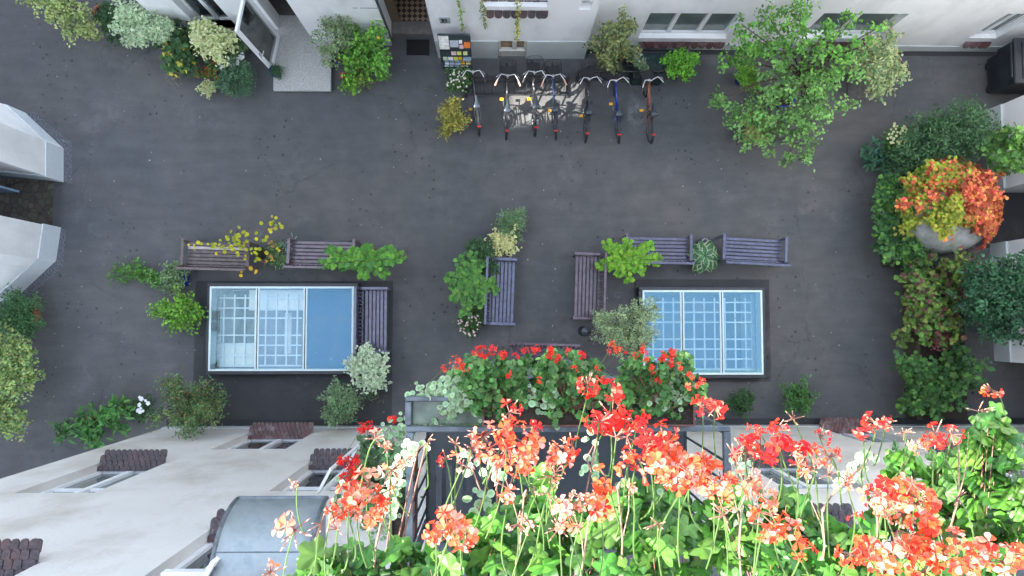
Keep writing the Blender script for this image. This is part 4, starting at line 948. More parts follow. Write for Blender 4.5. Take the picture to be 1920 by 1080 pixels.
# ================================================ courtyard tree
tr_base=G(1455,188); tr=thing('courtyard_tree','large light green potted tree spreading over the right end of the bicycle row wall','tree',tr_base)
pot(tr,tr_base.x,tr_base.y,.30,.45,BLUEP)
top=Vector((tr_base.x+.05,tr_base.y+.12,1.5))
tk=MB(); tk.tube([(tr_base.x,tr_base.y,.38),(tr_base.x+.03,tr_base.y+.05,.9),tuple(top)],.05,8,.035); tk.build('trunk',BARK,tr,smooth=True)
lobes=[(1500,75,55,3.0,.7),(1545,120,55,2.9,.6),(1450,70,40,2.6,.5),(1480,130,60,2.4,.6),(1540,180,45,2.3,.5),(1500,200,60,2.0,.5),(1440,190,42,1.7,.4),(1400,215,38,1.5,.3),(1530,235,35,1.7,.35),(1450,245,45,1.4,.35),(1500,265,30,1.4,.3),(1395,260,22,1.2,.2),(1400,105,32,2.3,.3),(1385,100,24,2.0,.25),(1500,25,30,3.4,.4),(1440,30,26,3.0,.3),(1555,60,35,3.1,.4),(1345,183,16,1.3,.1),(1480,300,12,1.1,.1),(1590,95,22,2.7,.3),(1390,45,20,2.8,.25),(1485,5,24,3.6,.3),(1595,40,24,3.2,.3),(1580,130,30,2.6,.3),(1610,90,22,2.7,.3),(1420,75,30,2.6,.3),(1560,215,22,2.0,.3),(1352,190,14,1.4,.12),(1375,225,20,1.4,.2),(1365,110,14,2.0,.15),(1610,140,20,2.4,.2),(1590,190,16,2.1,.2),(1515,290,14,1.2,.1),(1640,55,16,3.0,.2)]
lobes=[(a_,b_,c_*1.12,d_,e_) for a_,b_,c_,d_,e_ in lobes]
f=MB(); br=MB()
for i,l in enumerate(lobes):
    c=G(l[0],l[1],l[3]); md=(top+c)/2+Vector((rnd.uniform(-.1,.1),rnd.uniform(-.1,.1),.1)); br.tube([tuple(top-Vector((0,0,.35*rnd.random()))),tuple(md),tuple(c)],.022,6,.008)
    foliage(f,[l],'ovate',.08,[(0.13,0.34,0.05),(0.17,0.40,0.06),(0.09,0.26,0.05)] if l[1]<130 else [(0.17,0.37,0.09),(0.23,0.43,0.12),(0.11,0.27,0.07)],dens=.38,base=tuple(c-Vector((0,0,.5))),stemmb=br,stem_r=.006,clump=2.0)
f.build('crown',LEAF,tr); br.build('limbs',BARK,tr)
# ================================================ potted plants and shrubs
P=plant
P('spindle_shrub','pale yellow-green shrub trailing diagonally in the top left corner','shrub',[(105,8,32,1.2,.3),(140,35,34,1.1,.3),(165,60,18,.9,.2),(70,-12,30,1.2,.2)],'ovate',.07,[(0.22,0.30,0.10),(0.30,0.36,0.14),(0.16,0.25,0.09)],.9,pt=(120,12,.2,.3,GREYP))
P('myrtle_shrub','dark green round shrub between the yellow-green shrub and the pale sage shrub','shrub',[(208,45,26,.6,.25),(200,20,18,.6,.2)],'ovate',.06,DKG,1.1,pt=(205,35,.22,.3,TERRA),flowers=([(207,62,8,.5,.05),(223,60,5,.5,.05)],[(0.8,0.8,0.78)],3,.03))
P('sage_shrub','pale sage green shrub against the left white corner wall','shrub',[(245,35,34,1.1,.3),(285,48,33,1.1,.3),(250,68,18,.8,.2),(310,60,20,.9,.2)],'ovate',.075,SAGE,1.1,pal2=MINT,pt=(265,48,.22,.35,TERRA))
P('mahonia_shrub','dark green shrub with yellow tinged leaves left of the cream variegated shrub','shrub',[(335,78,34,.7,.3),(342,112,26,.5,.2),(315,90,18,.6,.15)],'lobed',.11,DKG+DKG+[(0.30,0.30,0.05)],1.2,pt=(337,92,.2,.3,GREYP))
P('variegated_euonymus','dense cream-white variegated shrub in front of the shop window','shrub',[(388,68,32,1.0,.3),(405,92,24,.9,.25),(425,75,18,.9,.2),(372,58,15,1.0,.15)],'ovate',.075,MINT,1.4,pal2=CREAMP,pt=(392,75,.2,.35,TERRA))
P('soft_shrub','soft mid green shrub beside the open glazed door','shrub',[(436,92,26,.6,.25),(425,108,15,.45,.15)],'lance',.06,[(0.08,0.15,0.06),(0.10,0.19,0.08)],1.4,pt=(434,94,.18,.25,GREYP))
P('juniper_shrub','dark blue-green feathery bush below the white cyclamen','shrub',[(440,152,33,.6,.3),(455,140,22,.6,.25)],'lance',.06,[(0.055,0.13,0.07),(0.075,0.17,0.09),(0.04,0.10,0.06)],1.7,pt=(442,152,.2,.28,GREYP))
P('white_cyclamen','white flowering plant tucked above the dark feathery bush','potted plant',[(425,120,15,.4,.1)],'round',.06,DKG,.9,pt=(426,120,.12,.2,GREYP),flowers=([(422,120,14,.5,.05),(440,118,12,.5,.05),(455,107,6,.5,.05)],[(0.85,0.85,0.86)],9,.045))
P('russet_plant','small russet and green plant left of the dark feathery bush','potted plant',[(388,138,20,.3,.12),(400,130,12,.35,.1)],'ovate',.06,RUST+GRN,.9,pt=(392,137,.12,.15,TERRA))
P('variegated_ivy','small cream edged ivy in a blue pot left of the dark feathery bush','potted plant',[(386,165,13,.35,.1),(394,178,8,.2,.08)],'ovate',.06,SAGE,1.0,pal2=CREAMP,pt=(400,168,.11,.2,BLUEP))
P('dry_grass','sparse dry tuft on the asphalt below the dark mahonia','grass tuft',[(325,140,14,.2,.08)],'needle',.12,[(0.20,0.19,0.11)],.9,pt=None)
P('box_ball','clipped dark green ball in a cobalt blue pot on the landing slab corner','potted plant',[(518,132,11,.45,.13)],'tiny',.03,DKG,2.2,base=(G(520,140,.17).x,G(520,140,.17).y,.17),pt=None)
# its pot
bx=[o for o in bpy.data.objects if o.name.startswith('box_ball')][0]; pot(bx,bx.location.x,bx.location.y,.12,.26,BLUEP,z=.17)
P('lacy_shrub','thin lacy grey-green shrub on the right edge of the landing slab','shrub',[(622,65,30,1.5,.4),(612,100,20,1.1,.3),(648,60,20,1.5,.3),(635,45,18,1.6,.25)],'ovate',.05,[(0.12,0.20,0.10),(0.17,0.26,0.13)],.55,pt=(645,112,.16,.3,BLUEP),stem_r=.01)
P('hydrangea_shrub','big bright green leafy shrub left of the tiled hall entrance','shrub',[(690,95,42,1.0,.4),(715,120,24,.9,.3),(672,78,26,1.2,.3),(712,62,16,1.3,.2),(665,120,20,.7,.2),(718,145,12,.5,.15)],'ovate',.09,[(0.10,0.28,0.04),(0.14,0.34,0.05),(0.07,0.20,0.04)],1.1,pt=(690,118,.24,.32,TERRA),flowers=([(708,72,3,1.3,.05)],[(0.75,0.5,0.08)],1,.05))
P('lily_pot','white speckled plant in a blue pot below the lacy shrub','potted plant',[(645,112,13,.4,.1)],'ovate',.05,OLIVE,.8,pt=(642,116,.13,.22,BLUEP),flowers=([(642,110,9,.45,.05)],[(0.7,0.72,0.66)],5,.025))
P('coral_geranium_pot','small bright green plant with coral flowers right of the landing slab','potted plant',[(660,150,15,.4,.12),(652,160,12,.3,.1)],'round',.07,BRT,.9,pt=(656,150,.14,.2,TERRA),flowers=([(658,126,8,.45,.05),(642,143,7,.4,.05)],[(0.45,0.10,0.05),(0.5,0.16,0.09)],6,.03))
P('olive_sprig_pot','loose olive green sprigs right of the coral flowers','potted plant',[(680,150,16,.4,.12),(690,138,13,.45,.1)],'ovate',.055,OLIVE+GRN,.8,pt=(682,148,.14,.2,TERRA))
P('marguerite_bush','dark leafy bush dotted with white flowers below the notice board','shrub',[(858,150,24,.6,.25),(870,135,15,.6,.2)],'ovate',.05,DKG+GRN,1.2,pt=(860,150,.2,.3,GREYP),flowers=([(858,152,24,.7,.12)],[(0.75,0.68,0.55),(0.8,0.78,0.7)],34,.025))
P('golden_shrub','yellow-olive small leaved shrub left of the first bicycle','shrub',[(842,210,22,.7,.2),(862,225,16,.6,.15),(838,243,16,.5,.15),(850,195,13,.8,.12)],'ovate',.05,[(0.26,0.27,0.05),(0.34,0.32,0.08),(0.18,0.21,0.05)],1.1,pt=(852,238,.15,.3,mat('violet_pot',(0.05,0.05,0.2),.3)))
P('wall_laurel','tall grey-green shrub against the wall between bay and wide window','shrub',[(1155,62,28,2.0,.5),(1175,45,20,2.3,.3),(1135,82,26,1.5,.4),(1165,105,26,1.1,.35),(1140,108,20,.8,.3)],'ovate',.075,[(0.10,0.16,0.07),(0.14,0.20,0.09),(0.18,0.20,0.07)],1.0,pt=(1148,112,.22,.35,TERRA),flowers=([(1133,100,12,1.0,.2)],[(0.75,0.75,0.7)],8,.03),stem_r=.01)
P('silver_bush','silvery leaved bush with white flowers spilling over the green storage box','potted plant',[(1203,118,12,.75,.12),(1210,130,9,.7,.1),(1190,108,9,.75,.1)],'ovate',.045,SAGE,.9,pt=(1182,122,.15,.35,GREYP),flowers=([(1198,112,12,.8,.1)],[(0.6,0.62,0.58)],8,.025))
P('round_box_bush','round vivid green bush between the storage box and the blue pot','shrub',[(1277,120,27,.7,.3)],'round',.045,[(0.10,0.30,0.03),(0.14,0.38,0.04),(0.07,0.22,0.03)],1.7,pt=(1277,122,.26,.3,GREYP))
P('dogwood_shrub','large cream edged variegated shrub right of the courtyard tree','shrub',[(1655,88,32,1.3,.35),(1640,120,32,1.1,.3),(1680,135,24,.9,.3),(1650,158,26,.8,.25),(1612,110,22,1.1,.25),(1628,78,9,1.5,.15)],'ovate',.08,[(0.12,0.26,0.10),(0.16,0.30,0.12)],1.0,pal2=CREAMP+SAGE,pt=(1650,122,.28,.35,TERRA))
P('fatsia_shrub','small green bush hidden under the left side of the courtyard tree beside a blue pot','shrub',[(1400,140,22,.9,.25),(1412,160,18,.8,.2)],'ovate',.06,BRT,1.0,pt=(1386,152,.16,.35,BLUEP))
P('pale_euonymus','yellow-cream shrub under the lower tip of the courtyard tree','shrub',[(1415,225,22,1.0,.25),(1425,248,20,.8,.2),(1405,255,14,.7,.15)],'ovate',.06,[(0.22,0.34,0.10)],1.3,pal2=[(0.45,0.52,0.20)],pt=(1402,248,.2,.35,GREYP))
# wire plant stand
c=G(1458,268,0); st=thing('wire_plant_stand','dark bent wire stand sticking out below the courtyard tree','plant stand',(c.x,c.y,0)); m=MB()
m.tube([(c.x-.12+.12*math.cos(t)+.05,c.y+.12*math.sin(t)+.1,.35) for t in [i*.45 for i in range(14)]],.012,5); 
for dx,dy in ((-.15,-.1),(.15,-.02),(0,.2)): m.tube([(c.x-.05+dx,c.y+dy,0),(c.x-.05+dx*.7,c.y+.08+dy*.5,.35)],.012,5)
m.build('frame',DARK,st)
# right side greenery
P('hosta_bush','dark broad leaved plant in a blue pot at the left tip of right border','potted plant',[(1640,285,22,.5,.2),(1658,300,18,.5,.2)],'lance',.22,[(0.03,0.10,0.07),(0.05,0.14,0.08)],1.9,pt=(1636,298,.18,.25,BLUEP),clump=1.0)
P('white_hydrangea','cream white flowering shrub above the broad leaved plant','shrub',[(1685,260,24,.8,.2)],'ovate',.06,GRN,1.0,pt=(1690,268,.2,.35,GREYP),flowers=([(1682,255,24,.95,.1)],[(0.55,0.60,0.30),(0.65,0.68,0.42)],42,.035))
P('yew_hedge','wide dark feathery evergreen shrub at the top of the right border','shrub',[(1800,240,50,1.6,.5),(1735,265,45,1.3,.5),(1700,295,40,.9,.4),(1770,300,50,1.2,.4),(1840,255,30,1.8,.4),(1830,215,22,1.9,.3),(1750,225,22,1.3,.3)],'lance',.085,[(0.035,0.10,0.045),(0.05,0.13,0.05),(0.028,0.08,0.04)],2.0,pt=None)
P('grape_vine','bright green vine climbing over the white wall at the right edge','climber',[(1875,270,28,2.0,.3),(1905,290,28,2.2,.3),(1890,310,16,1.8,.2),(1925,265,20,2.3,.3)],'lobed',.12,[(0.07,0.20,0.04),(0.11,0.26,0.05),(0.05,0.14,0.04)],.9,base=(G(1850,280).x,G(1850,280).y,0))
# concrete dome with creeper
cc=G(1772,392,1.0); dm=thing('concrete_well','round grey concrete shaft half buried under red and green creeper','concrete shaft',(cc.x,cc.y,0))
m=MB(); m.lathe([(.98,0),(.98,1.15),(.93,1.3),(.78,1.42),(.5,1.5),(0,1.52)],(cc.x,cc.y,0),28); m.build('shaft',mat('weathered_concrete',(0.30,0.31,0.31),.85,var=.2,scale=4,bump=.3,stain=((0.16,0.18,0.12),3)),dm,smooth=True)
ld=MB(); ld.lathe([(.45,0),(.45,.04),(0,.05)],(cc.x-.45,cc.y+.1,1.44),20); ld.build('cap',CONC,dm)
cr=thing('red_creeper','creeper in autumn red, orange and yellow draped over the round concrete shaft','climber',(cc.x+.2,cc.y,0))
f=MB(); REDO=[(0.55,0.10,0.05),(0.65,0.17,0.06),(0.50,0.07,0.06),(0.62,0.26,0.07),(0.45,0.13,0.05)]; YLG=[(0.28,0.34,0.03),(0.22,0.32,0.03),(0.36,0.33,0.04)]
for l,pal,dn in (([(1825,372,46,1.75,.4)],REDO,1.5),([(1842,345,32,1.7,.3)],REDO,1.3),([(1835,410,30,1.7,.3)],REDO+[(0.62,0.36,0.08)],1.3),([(1785,400,30,1.85,.25)],YLG,1.1),([(1765,335,36,1.75,.25)],YLG+REDO[:2],1.1),([(1800,325,26,1.75,.25)],REDO+YLG,1.1),([(1722,350,34,1.5,.25)],YLG+REDO[:1],1.0),([(1735,385,22,1.6,.2)],YLG+GRN,.8),([(1700,385,22,1.3,.2)],GRN+YLG,.9),([(1765,415,28,1.8,.2)],YLG,1.0),([(1750,370,9,1.8,.1),(1720,385,12,1.7,.1),(1690,385,12,1.5,.1)],REDO,.8),([(1765,440,12,1.7,.1)],REDO,.7),([(1700,425,16,1.4,.2)],YLG,.8)):
    foliage(f,l,'lobed',.066,pal,dn*.95,base=(cc.x,cc.y,1.2),flat=.8)
n=5200; th=nr.uniform(0,6.283,n); rr_=1.12*np.sqrt(nr.uniform(0,1,n)); X=rr_*np.cos(th); Y=rr_*np.sin(th)
hol=((X+.05)**2/.5+(Y+.85)**2/.16<1)|((X+.62)**2+(Y+.62)**2<.13)|((X+.35)**2/.03+(Y-.28)**2/.02<1)
wv=np.sin(X*5.1+1)*np.cos(Y*4.3)+.4*np.sin(X*11+Y*9); keep=~hol&((X>-.1)|(nr.uniform(0,1,n)<.62+.25*wv)); X,Y,rr_,wv=X[keep],Y[keep],rr_[keep],wv[keep]; n=len(X)
Z=1.56-.42*np.clip(rr_-.45,0,1)**1.5*1.6+nr.uniform(-.03,.09,n); pr_=np.stack([cc.x+X,cc.y+Y,Z],1)
redp=np.clip(.5+1.1*(X-.05)+.35*wv+.5*np.clip(Y-.5,0,1),0,1); isr=nr.uniform(0,1,n)<redp; cl=np.where(isr[:,None],pick(REDO+[(0.62,0.30,0.08)],n),pick(YLG+[(0.12,0.24,0.04),(0.16,0.28,0.04)],n))
nm_=np.stack([X*.6,Y*.6,np.ones(n)],1)+rdir(n)*.55; inst(f,'lobed',pr_,rdir(n),nm_,nr.uniform(.045,.085,n),cl)
f.build('leaves',LEAF,cr)
sm=MB()
for k in range(9):
    t=k*.7; sm.tube([(cc.x+1.0*math.cos(t),cc.y+1.0*math.sin(t),0.02),(cc.x+1.02*math.cos(t+.1),cc.y+1.02*math.sin(t+.1),1.1),(cc.x+.6*math.cos(t+.2),cc.y+.6*math.sin(t+.2),1.5)],.012,5)
sm.build('stems',BARK,cr)
# planter wall with ivy
a=G(1652,500,0); b=G(1690,335,0)
pw=thing('border_wall','low dark timber edging wall along the planted right border','low wall',(a.x,(a.y+b.y)/2,0)); m=MB(); m.box(a.x,a.x+.10,a.y,b.y,0,.55); x2=G(1692,600).x; m.box(x2,x2+.1,G(0,785).y,a.y-.003,0,.5); m.box(a.x+.002,x2,a.y,a.y+.1,0,.548); m.build('boards',mat('mossy_timber',(0.06,0.05,0.03),.85,var=.4,scale=9,bump=.4),pw)
m=MB(); m.box(a.x+.11,cc.x-.5,a.y+.11,b.y,0.01,.42); m.box(x2+.11,XR-1.0,G(0,785).y,a.y,0.01,.4); m.build('soil',SOIL,pw)
P('ivy_hedge','dense dark green ivy over the timber edging left of the concrete shaft','climber',[(1665,370,26,.9,.3),(1662,420,26,.9,.3),(1672,465,30,.9,.3),(1700,400,26,1.0,.3),(1700,455,30,1.0,.3),(1720,490,30,.9,.3),(1665,345,20,.8,.2)],'lobed',.085,[(0.045,0.14,0.04),(0.03,0.10,0.035),(0.08,0.20,0.04)],1.0,base=(a.x+.3,a.y+.9,.4))
P('wild_vine','loose yellow-green and purple climber filling the lower right border','climber',[(1735,510,38,1.1,.3),(1760,555,42,1.2,.3),(1720,560,32,1.0,.3),(1790,500,34,1.3,.3),(1740,610,40,1.1,.3),(1785,600,30,1.2,.2)],'lobed',.095,[(0.07,0.17,0.035),(0.11,0.21,0.04),(0.14,0.19,0.05),(0.05,0.12,0.03),(0.11,0.05,0.05)],.6,base=(x2+.6,a.y-1.2,.4),extra=[(([(1700,602,14,.6,.1),(1688,640,16,.6,.1)],'lobed',.08,[(0.12,0.20,0.05)]),dict(dens=.5)),(([(1800,520,22,1.0,.2),(1770,640,26,.9,.2),(1820,480,18,1.0,.2)],'ovate',.06,[(0.20,0.05,0.07),(0.13,0.06,0.06)]),dict(dens=.6))])
P('bramble_shrub','mid green bushy bramble at the bottom end of the right border','shrub',[(1720,700,40,1.0,.3),(1770,720,42,1.0,.3),(1735,750,40,.9,.3),(1800,680,34,1.1,.3),(1820,715,22,1.0,.2),(1700,760,22,.8,.2)],'lobed',.10,[(0.045,0.14,0.035),(0.07,0.17,0.04),(0.03,0.09,0.03)],.6,base=(x2+.7,G(0,720).y,.4))
P('holly_tree','round dense dark evergreen tree in front of the right white wall','tree',[(1870,555,62,2.2,.6),(1905,520,45,2.3,.5),(1900,600,45,2.1,.5),(1850,520,32,2.0,.4),(1915,560,40,2.5,.5),(1845,590,30,1.9,.4)],'ovate',.075,[(0.022,0.085,0.04),(0.03,0.11,0.05),(0.018,0.065,0.035)],1.4,base=(G(1850,558).x,G(1850,558).y,0),stem_r=.02)
# centre plants
P('rosemary_plant','grey-green fine leaved shrub topmost of the central plants','shrub',[(958,420,28,.6,.25),(970,408,18,.6,.2)],'lance',.06,[(0.10,0.19,0.09),(0.13,0.24,0.12)],1.4,pt=(955,420,.18,.25,GREYP))
P('cream_coleus','cream-yellow variegated plant below the grey-green central shrub','potted plant',[(942,458,20,.65,.15),(955,448,14,.65,.12),(930,445,10,.6,.1)],'ovate',.08,[(0.40,0.46,0.16),(0.2,0.3,0.1)],1.4,pal2=[(0.62,0.62,0.32)],pt=(942,456,.17,.28,TERRA))
P('dark_myrtle','dark small leaved bush behind the upper end of the left central bench','shrub',[(905,470,24,.7,.25),(890,485,20,.6,.2),(915,500,20,.6,.2),(885,465,15,.6,.15)],'ovate',.045,[(0.04,0.10,0.04),(0.06,0.14,0.06)],1.3,pt=(902,482,.2,.3,GREYP),flowers=([(866,482,5,.4,.05)],[(0.8,0.8,0.8)],3,.03))
def rosette(name,label,px,py,z,arms,size,pal,pt,arml):
    b=G(pt[0],pt[1],0); root=thing(name,label,'shrub',b); pot(root,b.x,b.y,pt[2],pt[3],pt[4]); f=MB(); sm=MB(); c=G(px,py,z)
    for k,(ax,ay) in enumerate(arms):
        e=G(ax,ay,z-.15+rnd.uniform(0,.25)); mid=(c+e)/2; mid.z+=.12
        pts=[Vector((b.x,b.y,pt[3])),c.lerp(mid,.3),mid,e]; sm.tube([tuple(p) for p in pts],.009,5,.004)
        L=(e-c).length; n=int(L/size*arml)
        t=nr.uniform(.05,1.05,n); P0=np.array([(1-q)**2*np.array(c)+2*q*(1-q)*np.array(mid)+q*q*np.array(e) for q in t])
        d_=np.array((e-c).normalized()); side=np.array([-d_[1],d_[0],0]); sg=nr.choice([-1,1],n)[:,None]
        dr=side*sg+d_*.55+nr.normal(size=(n,3))*.25; p=P0+side*sg*size*.25+nr.normal(size=(n,3))*size*.22
        inst(f,'lobed',p,dr,np.array([0,0,1.])+rdir(n)*.45,size*nr.uniform(.7,1.25,n)*(1.1-.35*t),pick(pal,n))
    f.build('leaves',LEAF,root); sm.build('stems',BARK,root); return root
rosette('sumac_shrub','bright green star-shaped plant behind the back of the left central bench',880,525,.9,[(842,520),(850,560),(872,590),(905,575),(930,545),(925,530),(885,478),(905,490),(860,485),(843,535),(895,560),(868,545),(860,510)],.115,[(0.10,0.27,0.05),(0.14,0.33,0.06),(0.07,0.20,0.05)],(880,530,.24,.32,TERRA),11)
P('pink_flower_pot','round pot plant dotted with pale pink flowers below the star-shaped plant','potted plant',[(882,606,22,.4,.15),(895,595,16,.4,.12)],'ovate',.045,DKG+GRN,1.1,pt=(884,604,.18,.25,GREYP),flowers=([(880,608,24,.5,.08)],[(0.75,0.50,0.52),(0.78,0.66,0.62)],40,.025))
rosette('lime_sumac','lime green star-shaped plant between two benches left of the right skylight',1165,485,.9,[(1135,455),(1180,450),(1220,460),(1235,488),(1205,510),(1180,525),(1135,505),(1122,500),(1150,460),(1200,478),(1160,515),(1145,480),(1185,495)],.11,[(0.17,0.40,0.03),(0.23,0.46,0.04),(0.13,0.33,0.03)],(1160,485,.24,.32,TERRA),11)
rosette('maple_shrub','bright green maple-like plant over the right end of the bench above the left skylight',690,490,.9,[(615,470),(605,495),(640,500),(680,520),(720,515),(745,485),(735,465),(690,460),(660,470),(700,500),(670,490),(725,500),(655,490),(755,478)],.11,[(0.12,0.32,0.04),(0.16,0.38,0.05),(0.08,0.24,0.05)],(695,488,.24,.32,TERRA),11)
# hosta with cream edges
c=G(1321,480,.45); hs=thing('variegated_hosta','hosta with cream edged leaves in a grey pot between two upper benches','potted plant',(c.x,c.y,0)); pot(hs,c.x,c.y,.17,.3,GREYP); f=MB()
def hleaf(mb,p,ang,L,W,tilt):
    nl=6; V=[];C=[];F=[]
    for i in range(nl+1):
        t=i/nl; wd=W*math.sin(math.pi*min(1,t**.8*.96+.02)); x=L*t*math.cos(tilt*t); z=L*t*math.sin(.7)*(1-t*1.1)
        for k,(s_,cc_) in enumerate(((-1,0),(-.62,1),(0,1),(.62,1),(1,0))):
            V.append((p[0]+x*math.cos(ang)-s_*wd*math.sin(ang),p[1]+x*math.sin(ang)+s_*wd*math.cos(ang),p[2]+z+abs(s_)*wd*.3)); C.append((0.045,0.15,0.06) if cc_ else (0.50,0.58,0.36))
    for i in range(nl):
        for k in range(4): F.append((i*5+k,(i+1)*5+k,(i+1)*5+k+1,i*5+k+1))
    mb.add(V,F,C)
for ring_,(n,L,z) in enumerate(((11,.46,.42),(9,.37,.50),(6,.25,.58))):
    for i in range(n): hleaf(f,(c.x+.02*math.cos(i),c.y+.02*math.sin(i),z-.1),6.283*i/n+ring_*.35+rnd.uniform(-.1,.1),L*rnd.uniform(.85,1.12),L*.27,.5)
f.build('leaves',LEAF,hs,smooth=True)
c=G(1322,453,.3); gp=thing('glass_lantern','small grey lantern pot behind the hosta','lantern',(c.x,c.y,0)); m=MB(); m.lathe([(.09,0),(.1,.02),(.1,.26),(.08,.3),(.085,.31),(.05,.31),(.05,.1),(0,.1)],(c.x,c.y,0),16); m.build('body',mat('pewter',(0.25,0.28,0.32),.3,metal=.6),gp,smooth=True); m=MB(); m.tube([(c.x-.08,c.y,.3),(c.x-.05,c.y,.38),(c.x+.05,c.y,.38),(c.x+.08,c.y,.3)],.005,5); m.build('handle',DARK,gp)
# yellow leaves over the left bench: thin stems from a pot
b=G(498,478,0); yr=thing('yellowing_magnolia','thin stemmed plant with sparse yellow leaves arching over the left bench','potted plant',b); pot(yr,b.x,b.y,.16,.3,GREYP); f=MB(); sm=MB()
for (x,y,z,n) in ((385,462,1.0,7),(410,455,1.1,6),(437,445,1.2,9),(450,440,1.3,8),(450,458,1.1,12),(435,462,1.0,10),(463,465,1.0,8),(512,415,1.4,10),(508,428,1.3,6),(486,445,1.1,4),(478,482,.8,8),(466,506,.7,2),(484,508,.7,2),(500,460,.9,4),(420,470,1.0,5)):
    e=G(x,y,z); m_=(Vector((b.x,b.y,.3))+e)/2; m_.z=z*.85; sm.tube([(b.x,b.y,.28),tuple(m_),tuple(e)],.004,4)
    p=np.array(e)+nr.normal(size=(n,3))*np.array([.12,.07,.04]); inst(f,'round',p,rdir(n),np.array([0,0,1.])+rdir(n)*.6,nr.uniform(.07,.14,n) if n<3 else nr.uniform(.06,.10,n),pick([(0.42,0.45,0.02),(0.55,0.50,0.02),(0.30,0.38,0.03)] if n>2 else [(0.75,0.48,0.03)],n))
f.build('leaves',LEAF,yr); sm.build('stems',BARK,yr)
P('mixed_succulents','grey-green and rose tinted plant in the gap between the two left upper benches','potted plant',[(515,465,15,.45,.12),(530,490,14,.35,.1),(512,490,12,.4,.1)],'lance',.06,SAGE+GRN,1.2,pt=(520,478,.2,.22,TERRA),flowers=([(512,460,9,.5,.05),(505,485,9,.45,.05)],[(0.40,0.16,0.15),(0.6,0.45,0.05)],6,.035))
P('blue_fescue','blue-grey tufted plant touching the left arm of the second bench','potted plant',[(537,470,12,.4,.12)],'needle',.12,[(0.22,0.32,0.30),(0.3,0.42,0.42)],1.2,pt=(537,472,.12,.22,mat('turquoise_pot',(0.08,0.3,0.32),.3)))
c=G(500,462,.25); pp=thing('rose_flower_pot','small empty rose coloured pot between the two left upper benches','flower pot',(G(500,485).x,G(500,485).y,0)); pot(pp,pp.location.x,pp.location.y,.11,.2,mat('rose_clay',(0.40,0.12,0.12),.6))
P('trailing_vine','long mid green runner trailing left across the asphalt from a blue pot','potted plant',[(225,512,16,.2,.08),(255,512,18,.2,.08),(280,520,14,.25,.08),(300,530,14,.3,.1)],'ovate',.07,[(0.06,0.18,0.035),(0.09,0.23,0.045)],1.0,base=(G(320,525).x,G(320,525).y,.25),stems=True)
P('blue_trough_plant','grey-green leafy plant in a square cobalt blue pot left of the upper bench','potted plant',[(325,515,24,.6,.2),(310,535,15,.5,.12)],'ovate',.06,[(0.10,0.18,0.08),(0.14,0.23,0.11)],1.2,pt=(338,520,.20,.38,BLUEP,1),flowers=([(325,548,10,.25,.03)],[(0.6,0.42,0.33)],5,.03))
P('bright_raspberry','bright green leafy plant left of the left skylight','shrub',[(335,580,28,.6,.2),(300,580,14,.5,.12),(350,600,22,.5,.2),(372,585,14,.5,.12),(325,605,16,.5,.15),(283,582,10,.4,.1),(345,565,18,.6,.15)],'ovate',.08,[(0.10,0.26,0.03),(0.15,0.33,0.04),(0.07,0.19,0.03)],1.05,pt=(335,588,.2,.28,GREYP))
P('silver_euonymus','mint green and white variegated shrub at the lower right corner of the left skylight','shrub',[(692,690,32,.9,.3),(680,668,18,1.0,.2),(712,680,16,.9,.2),(705,715,18,.8,.2),(660,688,10,.9,.1)],'ovate',.075,[(0.22,0.38,0.22),(0.28,0.42,0.26)],1.4,pal2=[(0.55,0.68,0.52),(0.42,0.56,0.42)],pt=(690,695,.2,.35,GREYP))
P('spurge_shrub','grey-green dense shrub against our wall left of the variegated shrub','shrub',[(635,745,27,.9,.3),(655,755,22,.8,.25),(625,780,20,.8,.25),(640,770,22,.8,.2)],'lance',.055,[(0.10,0.20,0.10),(0.14,0.26,0.14),(0.2,0.3,0.16)],1.5,pt=(638,755,.2,.35,TERRA))
P('grass_pot','small tuft of fine grass under the mint green variegated shrub','potted plant',[(692,725,20,.5,.15)],'needle',.14,[(0.07,0.13,0.05),(0.12,0.17,0.07)],1.5,pt=(692,728,.14,.25,GREYP))
P('feathery_olive','tall grey-green feathery shrub over the left side of the right skylight','shrub',[(1150,615,34,1.3,.4),(1190,600,26,1.6,.3),(1170,640,30,1.2,.3),(1215,578,20,1.9,.25),(1130,600,20,1.2,.25),(1200,640,26,1.3,.3),(1215,620,18,1.6,.25),(1225,590,14,2.0,.2),(1195,575,12,1.8,.2)],'tiny',.04,[(0.20,0.32,0.18),(0.28,0.40,0.22),(0.14,0.24,0.14),(0.35,0.44,0.24)],.75,pt=(1160,635,.22,.4,TERRA),stem_r=.009)
P('left_wall_buddleia','large olive-green loose shrub by our wall left of the ground floor sill','shrub',[(365,750,36,1.5,.4),(330,745,28,1.4,.35),(395,760,28,1.4,.35),(345,780,28,1.8,.3),(375,790,24,2.0,.3),(320,715,20,1.3,.25),(290,790,14,1.8,.15),(340,815,8,2.2,.2),(410,745,18,1.3,.3)],'lance',.075,[(0.07,0.15,0.05),(0.10,0.20,0.07),(0.05,0.12,0.05),(0.14,0.15,0.06)],1.0,pt=(360,752,.24,.35,TERRA),stem_r=.01)
P('moss_dome','soft olive mound between the strappy plant and the white flowers','shrub',[(238,765,20,.4,.18)],'needle',.07,[(0.07,0.13,0.04),(0.09,0.16,0.05)],2.2,pt=(238,766,.16,.22,GREYP))
P('strappy_lily','dark green strap leaved plant along the lower left wall','shrub',[(150,800,34,.6,.2),(195,785,30,.6,.2),(120,812,16,.4,.1),(225,785,20,.6,.2),(180,810,20,.5,.15)],'lance',.18,[(0.03,0.12,0.03),(0.05,0.17,0.035),(0.07,0.20,0.05)],1.4,pt=(180,795,.2,.3,TERRA),clump=1.2)
